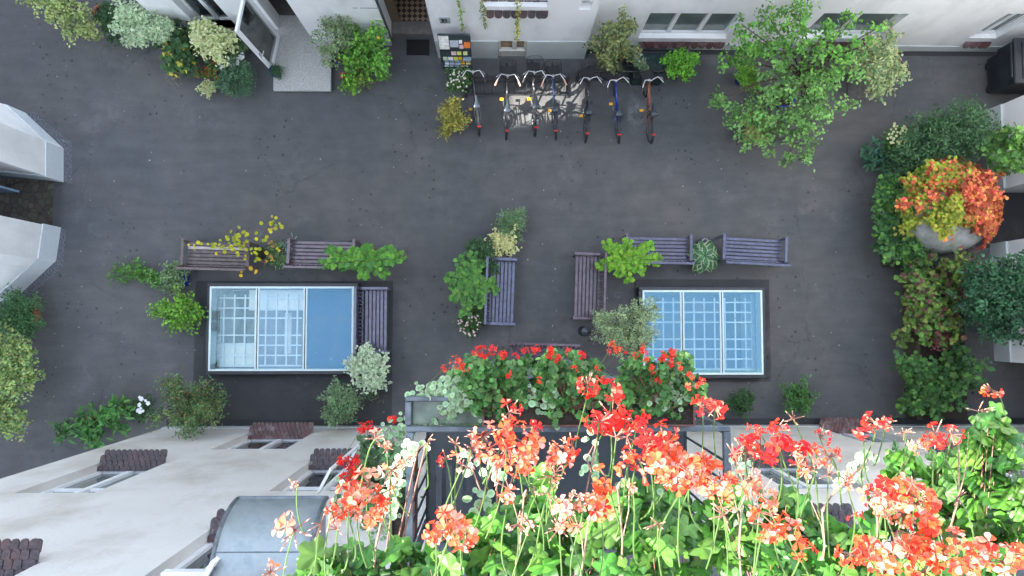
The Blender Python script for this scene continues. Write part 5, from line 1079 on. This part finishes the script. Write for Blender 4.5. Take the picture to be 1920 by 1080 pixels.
P('white_petunias','dark plant with bright white blossoms left of the olive-green wall shrub','potted plant',[(268,765,20,.5,.15),(255,775,15,.4,.12)],'ovate',.055,DKG,1.1,pt=(266,768,.16,.25,GREYP),flowers=([(266,755,18,.62,.05)],[(0.85,0.85,0.87)],9,.05))
m=MB(); c=G(211,768,.3); wb_=thing('white_watering_can','small white watering can standing beside the olive mound','watering can',(c.x,c.y,0)); m.lathe([(.0,.0),(.085,.0),(.085,.22),(.06,.25),(.05,.25),(.05,.2),(0,.2)],(c.x,c.y,0),14); m.build('body',FRAMEW,wb_,smooth=True); m=MB(); m.tube([(c.x-.07,c.y,.05),(c.x-.2,c.y+.03,.24)],.012,6); m.build('spout',FRAMEW,wb_)
P('rock_rose','dark green spreading shrub in a tilted terracotta pot at the left edge','shrub',[(35,590,40,.7,.3),(10,600,36,.7,.3),(40,620,26,.6,.2),(25,560,18,.7,.2)],'lance',.07,[(0.045,0.13,0.05),(0.07,0.17,0.07)],1.3,pt=(62,590,.26,.38,TERRA))
P('pale_lilac_shrub','tall pale green shrub along the left edge below the terracotta pot','shrub',[(20,670,34,1.4,.4),(45,700,28,1.3,.3),(10,720,34,1.4,.35),(15,780,30,1.2,.3),(30,655,22,1.4,.3),(5,640,26,1.4,.3),(20,810,16,1.1,.2)],'ovate',.07,[(0.17,0.28,0.10),(0.22,0.34,0.12),(0.12,0.22,0.08),(0.26,0.32,0.10)],1.0,pt=(20,715,.28,.4,GREYP))
P('low_box_shrub','small dark shrub by our wall just below the right skylight','shrub',[(1388,755,25,.5,.2)],'ovate',.05,DKG,1.2,pt=(1388,757,.2,.25,GREYP))
P('dim_shrub','small round green shrub by our wall near the scalloped ground floor sill','shrub',[(1498,745,28,.5,.22)],'ovate',.055,[(0.04,0.13,0.035),(0.06,0.17,0.04)],1.1,pt=(1498,747,.22,.25,GREYP))
# fallen leaves and grit
f=MB(); n=420; xs=nr.uniform(-11,9.5,n); ys=nr.uniform(-2.3,6.2,n); p=np.stack([xs,ys,np.full(n,.006)],1)
inst(f,'tiny',p,rdir(n),np.array([0,0,1.])+rdir(n)*.15,nr.uniform(.012,.045,n),pick([(0.25,0.2,0.1),(0.4,0.4,0.36),(0.12,0.09,0.05),(0.05,0.04,0.03)],n)); tag(f.build('leaf_litter',LEAF),kind='stuff')

# ================================================ lower balcony
T['petal']=tmpl([(0,0,0),(.15,.3,.05),(.36,.68,.16),(.30,.95,.10),(0,1.04,.0),(-.30,.95,.10),(-.36,.68,.16),(-.15,.3,.05)],(0,.6,.03))
RZ=11.75
fl_=G(762,745,RZ); yr_=G(767,800,RZ).y; xl=G(764,800,RZ).x; xr=G(1368,800,RZ).x; yf=fl_.y
def balcony(label,zr,rail_h=1.0,tray=True):
    r=thing('balcony',label,'balcony',((xl+xr)/2,YO,zr-rail_h-.1),'steel framed balconies on the cream wall')
    zf=zr-rail_h
    m=MB(); m.box(xl+.02,xr-.02,YO+.003,yr_-.01,zf-.12,zf); m.build('floor',mat('balcony_floor',(0.05,0.058,0.068),.35,var=.3,scale=3),r)
    m=MB(); t=.035
    m.bbox(xl-.01,xr+.01,yr_-t,yr_,zr-.04,zr,.006); m.bbox(xl-.01,xl+t,YO+.002,yr_-t,zr-.04,zr,.006); m.bbox(xr-t,xr+.01,YO+.002,yr_-t,zr-.04,zr,.006)
    m.build('handrail',STEEL,r)
    for x in (xl,xr-.04):
        for y in (yr_-.05,(yr_+YO)/2,YO+.02):
            m=MB(); m.box(x,x+.04,y,y+.04,zf+.001,zr-.041); m.build('post',STEEL,r)
    for x in (xl+.015,xr-.025):
        m=MB()
        n=12
        for i in range(n):
            y=YO+.1+(yr_-YO-.2)*i/n; m.box(x,x+.012,y,y+.012,zf+.05,zr-.042)
        m.box(x-.003,x+.015,YO+.07,yr_-.06,zf+.03,zf+.05); m.build('bars',DARK,r)
    g=MB(); g.box(xl+.05,xr-.05,yr_-.02,yr_-.012,zf+.06,zr-.05); g.build('glass_panel',CLEAR,r)
    if tray:
        m=MB(); m.bbox(xl-.02,xr*.84,yf-.03,yf,zr-.10,zr-.03,.006); m.bbox(xl-.02,xl+.02,yr_+.001,yf-.031,zr-.10,zr-.03,.006); m.bbox(xr*.84-.04,xr*.84,yr_+.001,yf-.031,zr-.10,zr-.03,.006)
        m.build('planter_tray',STEEL,r)
        m=MB(); m.box(xl+.021,xr*.84-.041,yr_+.002,yf-.032,zr-.09,zr-.08); m.build('tray_glass',mat('mossy_wired_glass',(0.10,0.13,0.09),.15,var=.5,scale=9),r)
    return r
balcony('upper steel balcony with the flower trough, directly under the near geraniums',RZ)
balcony('lower steel balcony half hidden below the flower trough',7.8,tray=True)
# slatted chair on the balcony
cc=G(872,925,RZ-.55); ch=thing('folding_chair','dark slatted chair inside the upper steel balcony','chair',(cc.x,cc.y,RZ-1.0)); zf=RZ-1.0; CH=mat('dark_chair',(0.03,0.035,0.045),.3)
m=MB()
for i in range(6): m.box(cc.x-.2+.07*i,cc.x-.16+.07*i,cc.y-.2,cc.y+.2,zf+.44,zf+.46)
m.build('seat',CH,ch); m=MB()
for i in range(5): m.bar((cc.x-.2,cc.y-.22-.02*i,zf+.5+.07*i),(cc.x+.2,cc.y-.22-.02*i,zf+.5+.07*i),.012,.045)
m.build('backrest',CH,ch)
for sx in (-1,1):
    for sy in (-1,1):
        m=MB(); m.bar((cc.x+sx*.2,cc.y+sy*.2,zf),(cc.x+sx*.2,cc.y-sy*.12,zf+.44),.02,.02); m.build('leg',CH,ch)
def trough(label,x0,x1,y0,y1,z,h=.17,m_=TERRA):
    r=thing('flower_box',label,'flower box',((x0+x1)/2,(y0+y1)/2,z),'brown flower boxes')
    t=.012; m=MB(); m.box(x0,x1,y0,y0+t,z,z+h).box(x0,x1,y1-t,y1,z,z+h).box(x0,x0+t,y0+t,y1-t,z,z+h).box(x1-t,x1,y0+t,y1-t,z,z+h).box(x0+t,x1-t,y0+t,y1-t,z,z+.01); m.build('box',m_,r)
    m=MB(); m.box(x0+t+.001,x1-t-.001,y0+t+.001,y1-t-.001,z+.011,z+h*.85); m.build('soil',SOIL,r)
BRP=mat('brown_plastic',(0.10,0.04,0.03),.5)
g0=G(905,775,RZ).x; g1=G(1295,775,RZ).x; gm=(g0+g1)/2; yt0=G(900,796,RZ).y; yt1=yt0+.17
trough('flower box in the trough under the left half of the farther geraniums',g0,gm-.02,yt0,yt1,RZ-.07,m_=BRP); trough('flower box in the trough under the right half of the farther geraniums',gm+.02,g1,yt0,yt1,RZ-.07,m_=BRP)
# ================================================ geraniums
CORAL=[(0.72,0.08,0.025),(0.75,0.12,0.04),(0.62,0.035,0.02)]; SCAR=[(0.72,0.02,0.015),(0.78,0.045,0.02),(0.62,0.015,0.02)]; SALM=[(0.72,0.24,0.16),(0.75,0.17,0.08),(0.66,0.30,0.24)]
IVYL=[(0.07,0.22,0.03),(0.10,0.29,0.035),(0.05,0.16,0.03)]
def head(root,p,r,pal,n,base,buds=0,stalk=.0022,mid=None):
    p=Vector(p); up=(p-Vector(base)).normalized(); up=(up+Vector((0,0,1.2))).normalized(); hub=p-up*r*.75
    h=MB(); s=MB(); us=up.orthogonal().normalized(); vs=up.cross(us)
    for i in range(n):
        a=rnd.uniform(0,6.283); e=math.acos(1-rnd.random()*.85)
        d_=(up*math.cos(e)+(us*math.cos(a)+vs*math.sin(a))*math.sin(e)); q=hub+d_*r*rnd.uniform(.75,1.1)
        s.tube([tuple(hub),tuple(q)],stalk*.45,3,cap=False)
        k=5; aa=rnd.uniform(0,6.28); fu=d_.orthogonal().normalized(); fv=d_.cross(fu); dr=[];
        for j in range(k):
            t=aa+j*1.2566; dr.append(list(fu*math.cos(t)+fv*math.sin(t)+d_*rnd.uniform(.1,.6)))
        sz=r*.50*rnd.uniform(.75,1.2)
        inst(h,'petal',np.tile(np.array(q),(k,1))+nr.normal(size=(k,3))*.0008,np.array(dr),np.tile(np.array(d_),(k,1))+nr.normal(size=(k,3))*.25,np.full(k,sz),pick(pal,k,.12))
    if n: ho=h.build('flower_head',PETAL,root,smooth=True)
    b=MB()
    for i in range(buds):
        a=rnd.uniform(0,6.283); e=rnd.uniform(.2,1.5); d_=(up*math.cos(e)+(us*math.cos(a)+vs*math.sin(a))*math.sin(e)); q=hub+d_*r*rnd.uniform(.8,1.2)
        s.tube([tuple(hub),tuple(q)],stalk*.5,3,cap=False); L=r*.30
        b.tube([tuple(q),tuple(q+d_*L*.35),tuple(q+d_*L*.75),tuple(q+d_*L)],L*.10,5,L*.04) ; b.tube([tuple(q+d_*L*.15),tuple(q+d_*L*.5)],L*.2,5,L*.1)
    if buds:
        bo=b.build('buds',mat('pink_buds',(0.62,0.40,0.28),.6,var=.4,scale=60),root,smooth=True)
    s.build('pedicels',RSTEM,ho if n else bo)
    return hub
def stemto(mb,base,hub,r=.0022,bow=.03):
    b=Vector(base); h=Vector(hub); m1=b.lerp(h,.4)+Vector((rnd.uniform(-bow,bow),rnd.uniform(-bow,bow)-.01,rnd.uniform(-bow*.5,bow*.5))); m2=b.lerp(h,.75)+Vector((rnd.uniform(-bow,bow)*.5,rnd.uniform(-bow,bow)*.5,.01))
    pts=[]
    for i in range(10):
        t=i/9; q=b*(1-t)**3+m1*3*t*(1-t)**2+m2*3*t*t*(1-t)+h*t**3; pts.append(tuple(q))
    mb.tube(pts,r*.85,5,r*.6)
def geranium(label,lobes,heads,base,leaf,zfun,dens,rscale=1.0,grp=None,pal=IVYL,stems=18,kind='lobed'):
    r=thing('geranium',label,'geranium',base,grp); f=MB(); sm=MB()
    for l in lobes: foliage(f,[l[:5]],kind,leaf,pal,dens*(l[5] if len(l)>5 else 1),base=tuple(base),stemmb=sm,stem_r=.0022*rscale,clump=1.3,flat=.32 if kind=='ivy' else .5)
    f.build('leaves',LEAF,r,smooth=True); g=MB()
    for (px,py,rp,pl_,n,bu) in heads:
        z=zfun(px,py); p=G(px,py,z); rr=rp*mpp(z); bs=Vector(base)+Vector((rnd.uniform(-.08,.08),rnd.uniform(-.05,.05),0)); bs=G(px+rnd.uniform(-55,45),py+rnd.uniform(70,170)*(1 if rscale==1 else .45),max(base[2],p.z-rnd.uniform(.25,.42)))
        hub=head(r,p,rr,pl_,n,bs,bu,stalk=.0022*rscale); stemto(g,bs,hub,.0020*rscale)
    g.build('flower_stems',STEM,r); sm.build('stems',RSTEM,r)
    return r
# --- farther row on the steel balcony
zl=lambda px,py: RZ+.32+.10*rnd.random()
lowh=[(855,678,13),(835,690,9),(870,690,10),(905,658,14),(925,655,11),(942,664,10),(888,662,8),(985,662,12),(1005,655,10),(1030,660,13),(968,668,9),(1045,672,9),(1065,658,9),(1090,665,10),(952,700,9),(1155,650,13),(1172,655,9),(1210,652,13),(1190,665,8),(1140,660,8),(1240,668,12),(1262,662,11),(1255,680,12),(1222,690,11),(1212,672,8),(1292,706,11),(1300,724,13),(1315,714,9),(1275,686,9),(1120,690,8),(1135,712,9),(1010,712,8),(1078,690,8),(1235,712,8)]
P3=[(920,'farther red geranium at the left end of the steel balcony trough'),(1065,'farther red geranium in the middle of the steel balcony trough'),(1225,'farther red geranium at the right end of the steel balcony trough')]
for k,(cx,lab) in enumerate(P3):
    lo_=[(cx-45,705,42,RZ+.15,.14),(cx+5,700,48,RZ+.18,.14),(cx+52,708,42,RZ+.15,.14),(cx-20,745,42,RZ+.08,.14),(cx+35,745,42,RZ+.08,.14),(cx-30,682,26,RZ+.26,.1),(cx+35,680,28,RZ+.26,.1),(cx+70,730,30,RZ+.1,.12)]
    hs_=[(x,y,r_*.85,SCAR if rnd.random()<.7 else CORAL,rnd.randint(4,9),rnd.choice([0,3,4])) for x,y,r_ in lowh if min(P3,key=lambda q:abs(q[0]-x))[0]==cx]
    geranium(lab,lo_,hs_,(G(cx,780,RZ).x,(yt0+yt1)/2,RZ+.06),.032,zl,.72,1.3,'geraniums in the farther trough',pal=[(0.06,0.18,0.04),(0.09,0.25,0.05),(0.045,0.13,0.03),(0.14,0.26,0.07)])
def trailer(label,pts,leaf,dens,base,wid=14):
    """variegated round leaved runners; pts = list of runs of (px,py,z)"""
    r=thing('plectranthus',label,'trailing plant',base); f=MB(); sm=MB()
    for run in pts:
        Q=[G(*q) for q in run]; sm.tube([tuple(base)]+[tuple(q) for q in Q],.0022,4)
        for a_,b_ in zip(Q[:-1],Q[1:]):
            n=max(4,int((b_-a_).length/leaf*3.0*dens)); t=nr.uniform(0,1,(n,1)); w_=wid*mpp(a_.z)
            p=np.array(a_)+(np.array(b_)-np.array(a_))*t+nr.normal(size=(n,3))*np.array([w_,w_,w_*.5])*.6
            inst(f,'round',p,rdir(n),np.array([0,0,1.1])+rdir(n)*.6,leaf*nr.uniform(.6,1.15,n),pick([(0.13,0.28,0.11),(0.17,0.32,0.14)],n),pick([(0.40,0.52,0.32),(0.33,0.46,0.27)],n))
    f.build('leaves',LEAF,r); sm.build('stems',RSTEM,r); return r
by=(yt0+yt1)/2
trailer('cream edged trailing plant hanging from the left end of the farther trough',[[(850,715,RZ+.2),(845,740,RZ+.1),(870,755,RZ),(850,775,RZ-.05),(800,787,RZ-.1)],[(870,740,RZ+.15),(890,765,RZ+.05),(900,780,RZ)],[(830,730,RZ),(790,735,RZ-.3),(775,770,RZ-.3),(778,812,RZ-.3)],[(855,725,RZ+.15),(875,735,RZ+.15)]],.042,2.0,(G(880,780,RZ).x,by,RZ+.05),15)
trailer('cream edged trailing plant in the middle of the farther trough',[[(990,730,RZ+.2),(1015,745,RZ+.15),(1025,775,RZ+.05),(1000,785,RZ)],[(1030,735,RZ+.2),(1045,755,RZ+.1)],[(1085,755,RZ+.1),(1095,785,RZ)],[(1010,760,RZ+.1),(1035,785,RZ)]],.044,1.7,(G(1020,782,RZ).x,by,RZ+.05),13)
trailer('cream edged trailing plant at the right end of the farther trough',[[(1215,745,RZ+.15),(1245,760,RZ+.1),(1260,735,RZ+.15),(1290,745,RZ+.05)],[(1160,745,RZ+.1),(1190,765,RZ)],[(1270,760,RZ+.05),(1290,775,RZ)]],.044,1.8,(G(1230,782,RZ).x,by,RZ+.05),14)
# side planter on the left of the steel balcony
sx1=xl-.03; sx0=sx1-.17; trough('flower box hung on the left side of the steel balcony',sx0,sx1,-1.55,-.95,10.95,m_=BRP)
zs_=lambda px,py: 11.3+.1*rnd.random()
geranium('shaded geranium with scattered red heads hung left of the steel balcony',[(700,850,34,11.25,.12),(680,880,30,11.2,.12),(715,890,30,11.15,.12),(690,915,28,11.1,.1),(665,940,26,11.0,.1),(735,935,28,11.1,.1),(700,970,30,11.0,.1)],
  [(690,800,12,SCAR,9,2),(702,806,10,SCAR,7,0),(678,803,9,SCAR,7,0),(735,786,9,SCAR,6,0),(648,865,13,SCAR,9,2),(660,880,13,SCAR,9,0),(652,905,12,SCAR,9,0),(640,862,9,SCAR,6,0),(668,862,10,SCAR,6,0),(645,895,9,SCAR,6,0),(672,905,9,SCAR,6,0)],((sx0+sx1)/2,-1.2,11.1),.05,zs_,.8,1.4,pal=[(0.06,0.14,0.05),(0.09,0.18,0.07)])
trailer('grey-green variegated plant hung left of the steel balcony',[[(720,815,11.3),(735,850,11.25),(725,880,11.2),(740,900,11.1)],[(745,830,11.2),(750,870,11.15),(745,900,11.1)],[(730,800,11.3),(740,830,11.2),(715,860,11.2)],[(690,880,11.2),(660,920,11.1),(640,960,11.0)],[(750,940,11.1),(740,980,11.0),(700,1000,11.0)],[(700,935,11.0),(730,925,11.0),(755,930,11.0)]],.045,2.6,((sx0+sx1)/2,-1.1,11.1),22)
# ================================================ own balcony and near geraniums
OZ=14.28
ox0=-.42; ox1=1.75
r=thing('viewer_balcony','near balcony edge under the sunlit geraniums at the bottom of the photo','balcony',((ox0+ox1)/2,YO,12.9))
m=MB(); m.box(ox0+.1,ox1+.6,YO+.003,-.98,12.9,13.02); m.build('floor',mat('balcony_floor',(0.05,0.058,0.068)),r)
m=MB(); m.bbox(ox0+.1,ox1+.6,-.98,-.945,OZ-.06,OZ-.02,.006); m.build('handrail',STEEL,r)
for x in (ox0+.12,.6,1.4,2.2):
    m=MB(); m.box(x,x+.035,-.98,-.946,13.021,OZ-.061); m.build('post',STEEL,r)
bx_=[(ox0,.28),(.31,1.0),(1.03,1.75)]
for k,(a_,b_) in enumerate(bx_): trough(['near flower box under the leftmost sunlit geraniums','near flower box under the middle sunlit geraniums','near flower box under the rightmost sunlit geraniums'][k],a_,b_,-.94,-.76,OZ-.17,m_=BRP)
NH=[ # px,py,r,pal,n,buds
(548,995,34,SALM,3,14),(505,1075,24,SALM,1,8),(690,905,30,SALM,8,4),(660,925,28,CORAL+SALM,11,0),(640,955,24,CORAL+SALM,8,2),(690,960,28,CORAL+SALM,11,0),(715,925,22,CORAL,8,0),(735,880,24,SALM,3,8),(620,960,20,CORAL,6,0),
(845,990,36,CORAL+SALM,13,0),(815,1000,26,CORAL,9,0),(875,1000,26,CORAL+SALM,9,0),(860,1005,20,CORAL,5,0),(925,840,34,CORAL+SALM,12,2),(905,815,26,SALM,7,5),(960,815,30,CORAL,12,0),(955,770,20,SCAR,7,3),(990,840,32,CORAL+SALM,14,0),(975,870,26,CORAL,9,0),(835,860,16,SCAR,4,6),(955,915,24,SALM+CORAL,8,3),(1000,800,18,SCAR,6,0),
(1105,722,22,SCAR,9,3),(1150,735,22,SCAR,8,0),(1150,780,34,SCAR,15,3),(1125,790,26,SCAR,9,0),(1190,790,24,SCAR,9,0),(1055,850,26,CORAL+SALM,8,5),(1075,835,20,SCAR,6,4),(1040,885,24,SALM,5,8),(1065,960,30,SALM,8,4),(1050,990,24,SALM,4,7),(1140,900,28,CORAL,9,0),(1125,945,30,SALM+CORAL,12,2),(1095,935,22,SALM,6,3),
(1215,835,30,SCAR,13,0),(1245,820,28,SCAR+CORAL,12,2),(1195,860,26,SCAR,9,0),(1180,870,24,CORAL,9,0),(1235,875,34,CORAL+SALM,15,0),(1270,855,30,CORAL+SALM,13,2),(1300,880,32,CORAL+SALM,14,0),(1275,900,28,CORAL+SALM,10,0),(1335,895,32,SALM+CORAL,13,3),(1360,910,26,SALM+CORAL,10,0),(1320,870,24,CORAL,9,4),
(1320,762,22,SCAR,7,2),(1345,762,22,SCAR,8,3),(1400,905,30,SALM,11,0),(1430,930,28,SALM,10,0),(1445,955,20,CORAL,5,0),(1400,845,26,SCAR,9,5),(1430,835,28,SCAR,11,2),(1465,840,30,SCAR,13,2),(1500,845,24,SCAR,9,0),(1460,805,20,SCAR,6,5),(1420,805,16,SCAR,4,4),(1490,785,16,SALM,0,7),(1520,880,22,SALM,4,7),(1500,870,18,CORAL,4,3),(1560,855,20,CORAL,6,5),(1535,850,18,CORAL,6,0),(1540,820,18,SCAR,4,6),(1440,985,30,CORAL+SALM,11,0),(1480,1000,30,CORAL+SALM,11,0),(1510,1030,20,CORAL,6,0),
(1620,805,18,SCAR,6,2),(1645,790,20,SCAR,9,0),(1665,790,14,SCAR,5,3),(1760,815,24,SCAR,8,3),(1790,815,18,SCAR,6,2),(1740,825,16,CORAL,5,3),(1865,730,18,CORAL,5,4),(1840,770,20,SALM,0,7),(1590,905,14,CORAL,3,4),(1605,965,14,SCAR,3,3),
(1655,925,32,SCAR+SALM,12,2),(1690,920,32,CORAL+SALM,14,0),(1725,945,34,CORAL+SALM,15,0),(1740,985,30,CORAL,13,0),(1700,965,28,SALM,10,3),(1665,950,24,SALM,8,2),(1640,1035,32,CORAL,12,0),(1680,1050,34,CORAL+SALM,14,0),(1730,1045,34,CORAL,14,2),(1775,1035,32,CORAL+SALM,13,0),(1745,1075,30,CORAL,12,0),(1800,1020,28,CORAL+SALM,10,0),(1850,1030,32,SALM+CORAL,12,3),(1890,1055,32,CORAL+SALM,12,0),(1600,1040,26,CORAL,9,0),(1820,1070,30,CORAL,11,0),(1910,1040,24,CORAL,8,0),(1700,1020,26,SALM,8,3)]
def zn(px,py):
    return 14.86+ .22*(py-760)/320 - .10*rnd.random() + (0.0 if py>760 else -.1)
NP=[(640,'near geranium with pale coral heads, leftmost, beside the zinc hood'),(850,'near geranium with an arched coral head, second from the left'),(1070,'near geranium with salmon buds, third from the left'),(1270,'near geranium carrying the densest run of orange-red heads'),(1480,'near geranium with dark scarlet heads over the right wall'),(1700,'near geranium with the big coral cluster at the lower right'),(1880,'near geranium reaching highest at the right edge')]
LV={640:[(640,1075,50,14.5,.06,.8),(700,1055,28,14.45,.06,.7),(612,1040,16,14.5,.04,.6),(575,1095,30,14.5,.05)],
850:[(860,1075,60,14.5,.07,.8),(900,1035,34,14.4,.07,.6),(800,1090,45,14.5,.06,.8),(905,985,24,14.35,.06,.8)],
1070:[(1010,1050,60,14.45,.08,.8),(1090,1050,70,14.5,.08,.8),(1050,985,34,14.4,.07,.5),(960,1075,50,14.5,.06,.7),(1100,990,34,14.4,.06,.6)],
1270:[(1200,1045,75,14.5,.08,.8),(1290,1040,75,14.5,.08,.8),(1240,975,50,14.4,.08,.7),(1340,985,42,14.4,.07,.5),(1170,975,34,14.4,.07,.6)],
1480:[(1400,1055,70,14.5,.08,.8),(1490,1070,65,14.5,.08,.7),(1420,1000,40,14.4,.07,.5),(1560,1080,45,14.5,.07,.6),(1525,1000,24,14.4,.06,.4)],
1700:[(1620,1085,45,14.5,.07,.7),(1700,1095,65,14.5,.08,.7),(1770,1010,36,14.4,.08,.4),(1700,865,13,14.3,.03,.4),(1765,885,16,14.3,.04,.4),(1715,905,14,14.3,.05,.5),(1800,905,22,14.3,.04,.5)],
1880:[(1800,1075,50,14.5,.08,.6),(1880,1080,60,14.55,.08,.7),(1850,975,36,14.4,.06,.25),(1895,895,30,14.42,.06,.28),(1830,890,18,14.35,.05,.35),(1890,830,18,14.4,.05,.3),(1905,960,34,14.42,.06,.28),(1850,805,10,14.4,.04,.35)]}
FL=[(930,1000,26,14.4,.06,.6),(985,965,22,14.35,.05,.5),(1110,960,26,14.35,.06,.6),(1290,960,34,14.3,.06,.6),(1380,950,26,14.3,.06,.5),(1455,930,22,14.3,.05,.4),(1180,925,22,14.3,.05,.4),(1010,910,16,14.3,.04,.4),(1600,990,28,14.4,.06,.5),(770,1060,26,14.4,.05,.6),(1640,960,20,14.3,.05,.4)]
for cx,lab in NP:
    hs_=[h for h in NH if min(NP,key=lambda q:abs(q[0]-h[0]))[0]==cx]
    hs_=[(a_,b_,c_*.98,(d_+SALM[:1] if rnd.random()<.6 else d_),int(e_*.72)+(1 if e_ else 0),f_+(2 if rnd.random()<.4 else 0)) for a_,b_,c_,d_,e_,f_ in hs_]
    bxp=max(ox0+.08,min(ox1-.08,(cx-940)/1280*1.62))
    geranium(lab,LV[cx]+[l for l in FL if min(NP,key=lambda q:abs(q[0]-l[0]))[0]==cx],hs_+[(cx+rnd.uniform(-105,105),rnd.uniform(800,1010),rnd.uniform(14,24),SALM,rnd.choice([0,0,1,2]),rnd.randint(5,9)) for _ in range(6) if cx<1850],(bxp,-.85,OZ-.02),.048,zn,.20,1.0,'sunlit geraniums in the near flower boxes',pal=[(0.045,0.16,0.022),(0.075,0.23,0.03),(0.03,0.10,0.02),(0.055,0.14,0.02),(0.10,0.26,0.035),(0.09,0.19,0.03)],kind='ivy')
trailer('cream edged trailing sprig near the steel balcony corner',[[(800,830,14.3),(775,850,14.3),(755,880,14.3),(740,910,14.3)],[(745,880,14.2),(735,930,14.3),(720,960,14.35)],[(785,835,14.3),(765,860,14.3)]],.022,1.3,(ox0+.1,-.85,OZ),13)
trailer('round leaved trailing sprig hanging in front of the dark balcony floor',[[(895,950,14.2),(870,990,14.25),(865,1030,14.3),(880,1060,14.35)],[(930,860,14.2),(915,900,14.2),(900,950,14.2)]],.027,1.1,(.0,-.85,OZ),14)
trailer('cream edged trailing sprig between the dense orange-red heads and the right wall',[[(1400,830,14.3),(1380,870,14.3),(1420,900,14.3)],[(1590,880,14.35),(1640,850,14.35),(1560,930,14.35)],[(1240,920,14.3),(1215,960,14.3)]],.022,.9,(.55,-.85,OZ),14)

for k,(cx,py) in enumerate(((1085,1060),(1165,1040),(960,1050),(1390,1050),(1540,1030),(700,1040),(1640,1000),(1780,960))):
    tw=thing('dry_twig','thin dry brown geranium twig among the near leaves','twig',G(cx,py,14.5),'dry twigs among the near leaves'); m=MB()
    a=G(cx,py+40,14.4); b=G(cx+rnd.uniform(-25,25),py-rnd.uniform(60,140),14.75); mid=(a+b)/2+Vector((rnd.uniform(-.01,.01),0,.01)); m.tube([tuple(a),tuple(mid),tuple(b)],.0026,5,.0016)
    c=b+Vector((rnd.uniform(-.03,.03),.02,.01)); m.tube([tuple(mid),tuple((mid+c)/2+Vector((.006,0,0))),tuple(c)],.0015,4,.001); m.tube([tuple(b),tuple(b+Vector((.004,.012,.004)))],.004,5,.001); m.build('twig',mat('dry_twig',(0.32,0.21,0.15),.8,var=.3,scale=60),tw)

trailer('cream edged trailing sprigs over the middle of the dark balcony floor',[[(1120,820,14.2),(1100,860,14.2),(1115,905,14.25)],[(1010,880,14.2),(1000,920,14.25),(1015,960,14.3)],[(1180,905,14.2),(1165,940,14.25)],[(870,840,14.15),(890,880,14.2)]],.022,1.0,(.12,-.85,OZ),14)
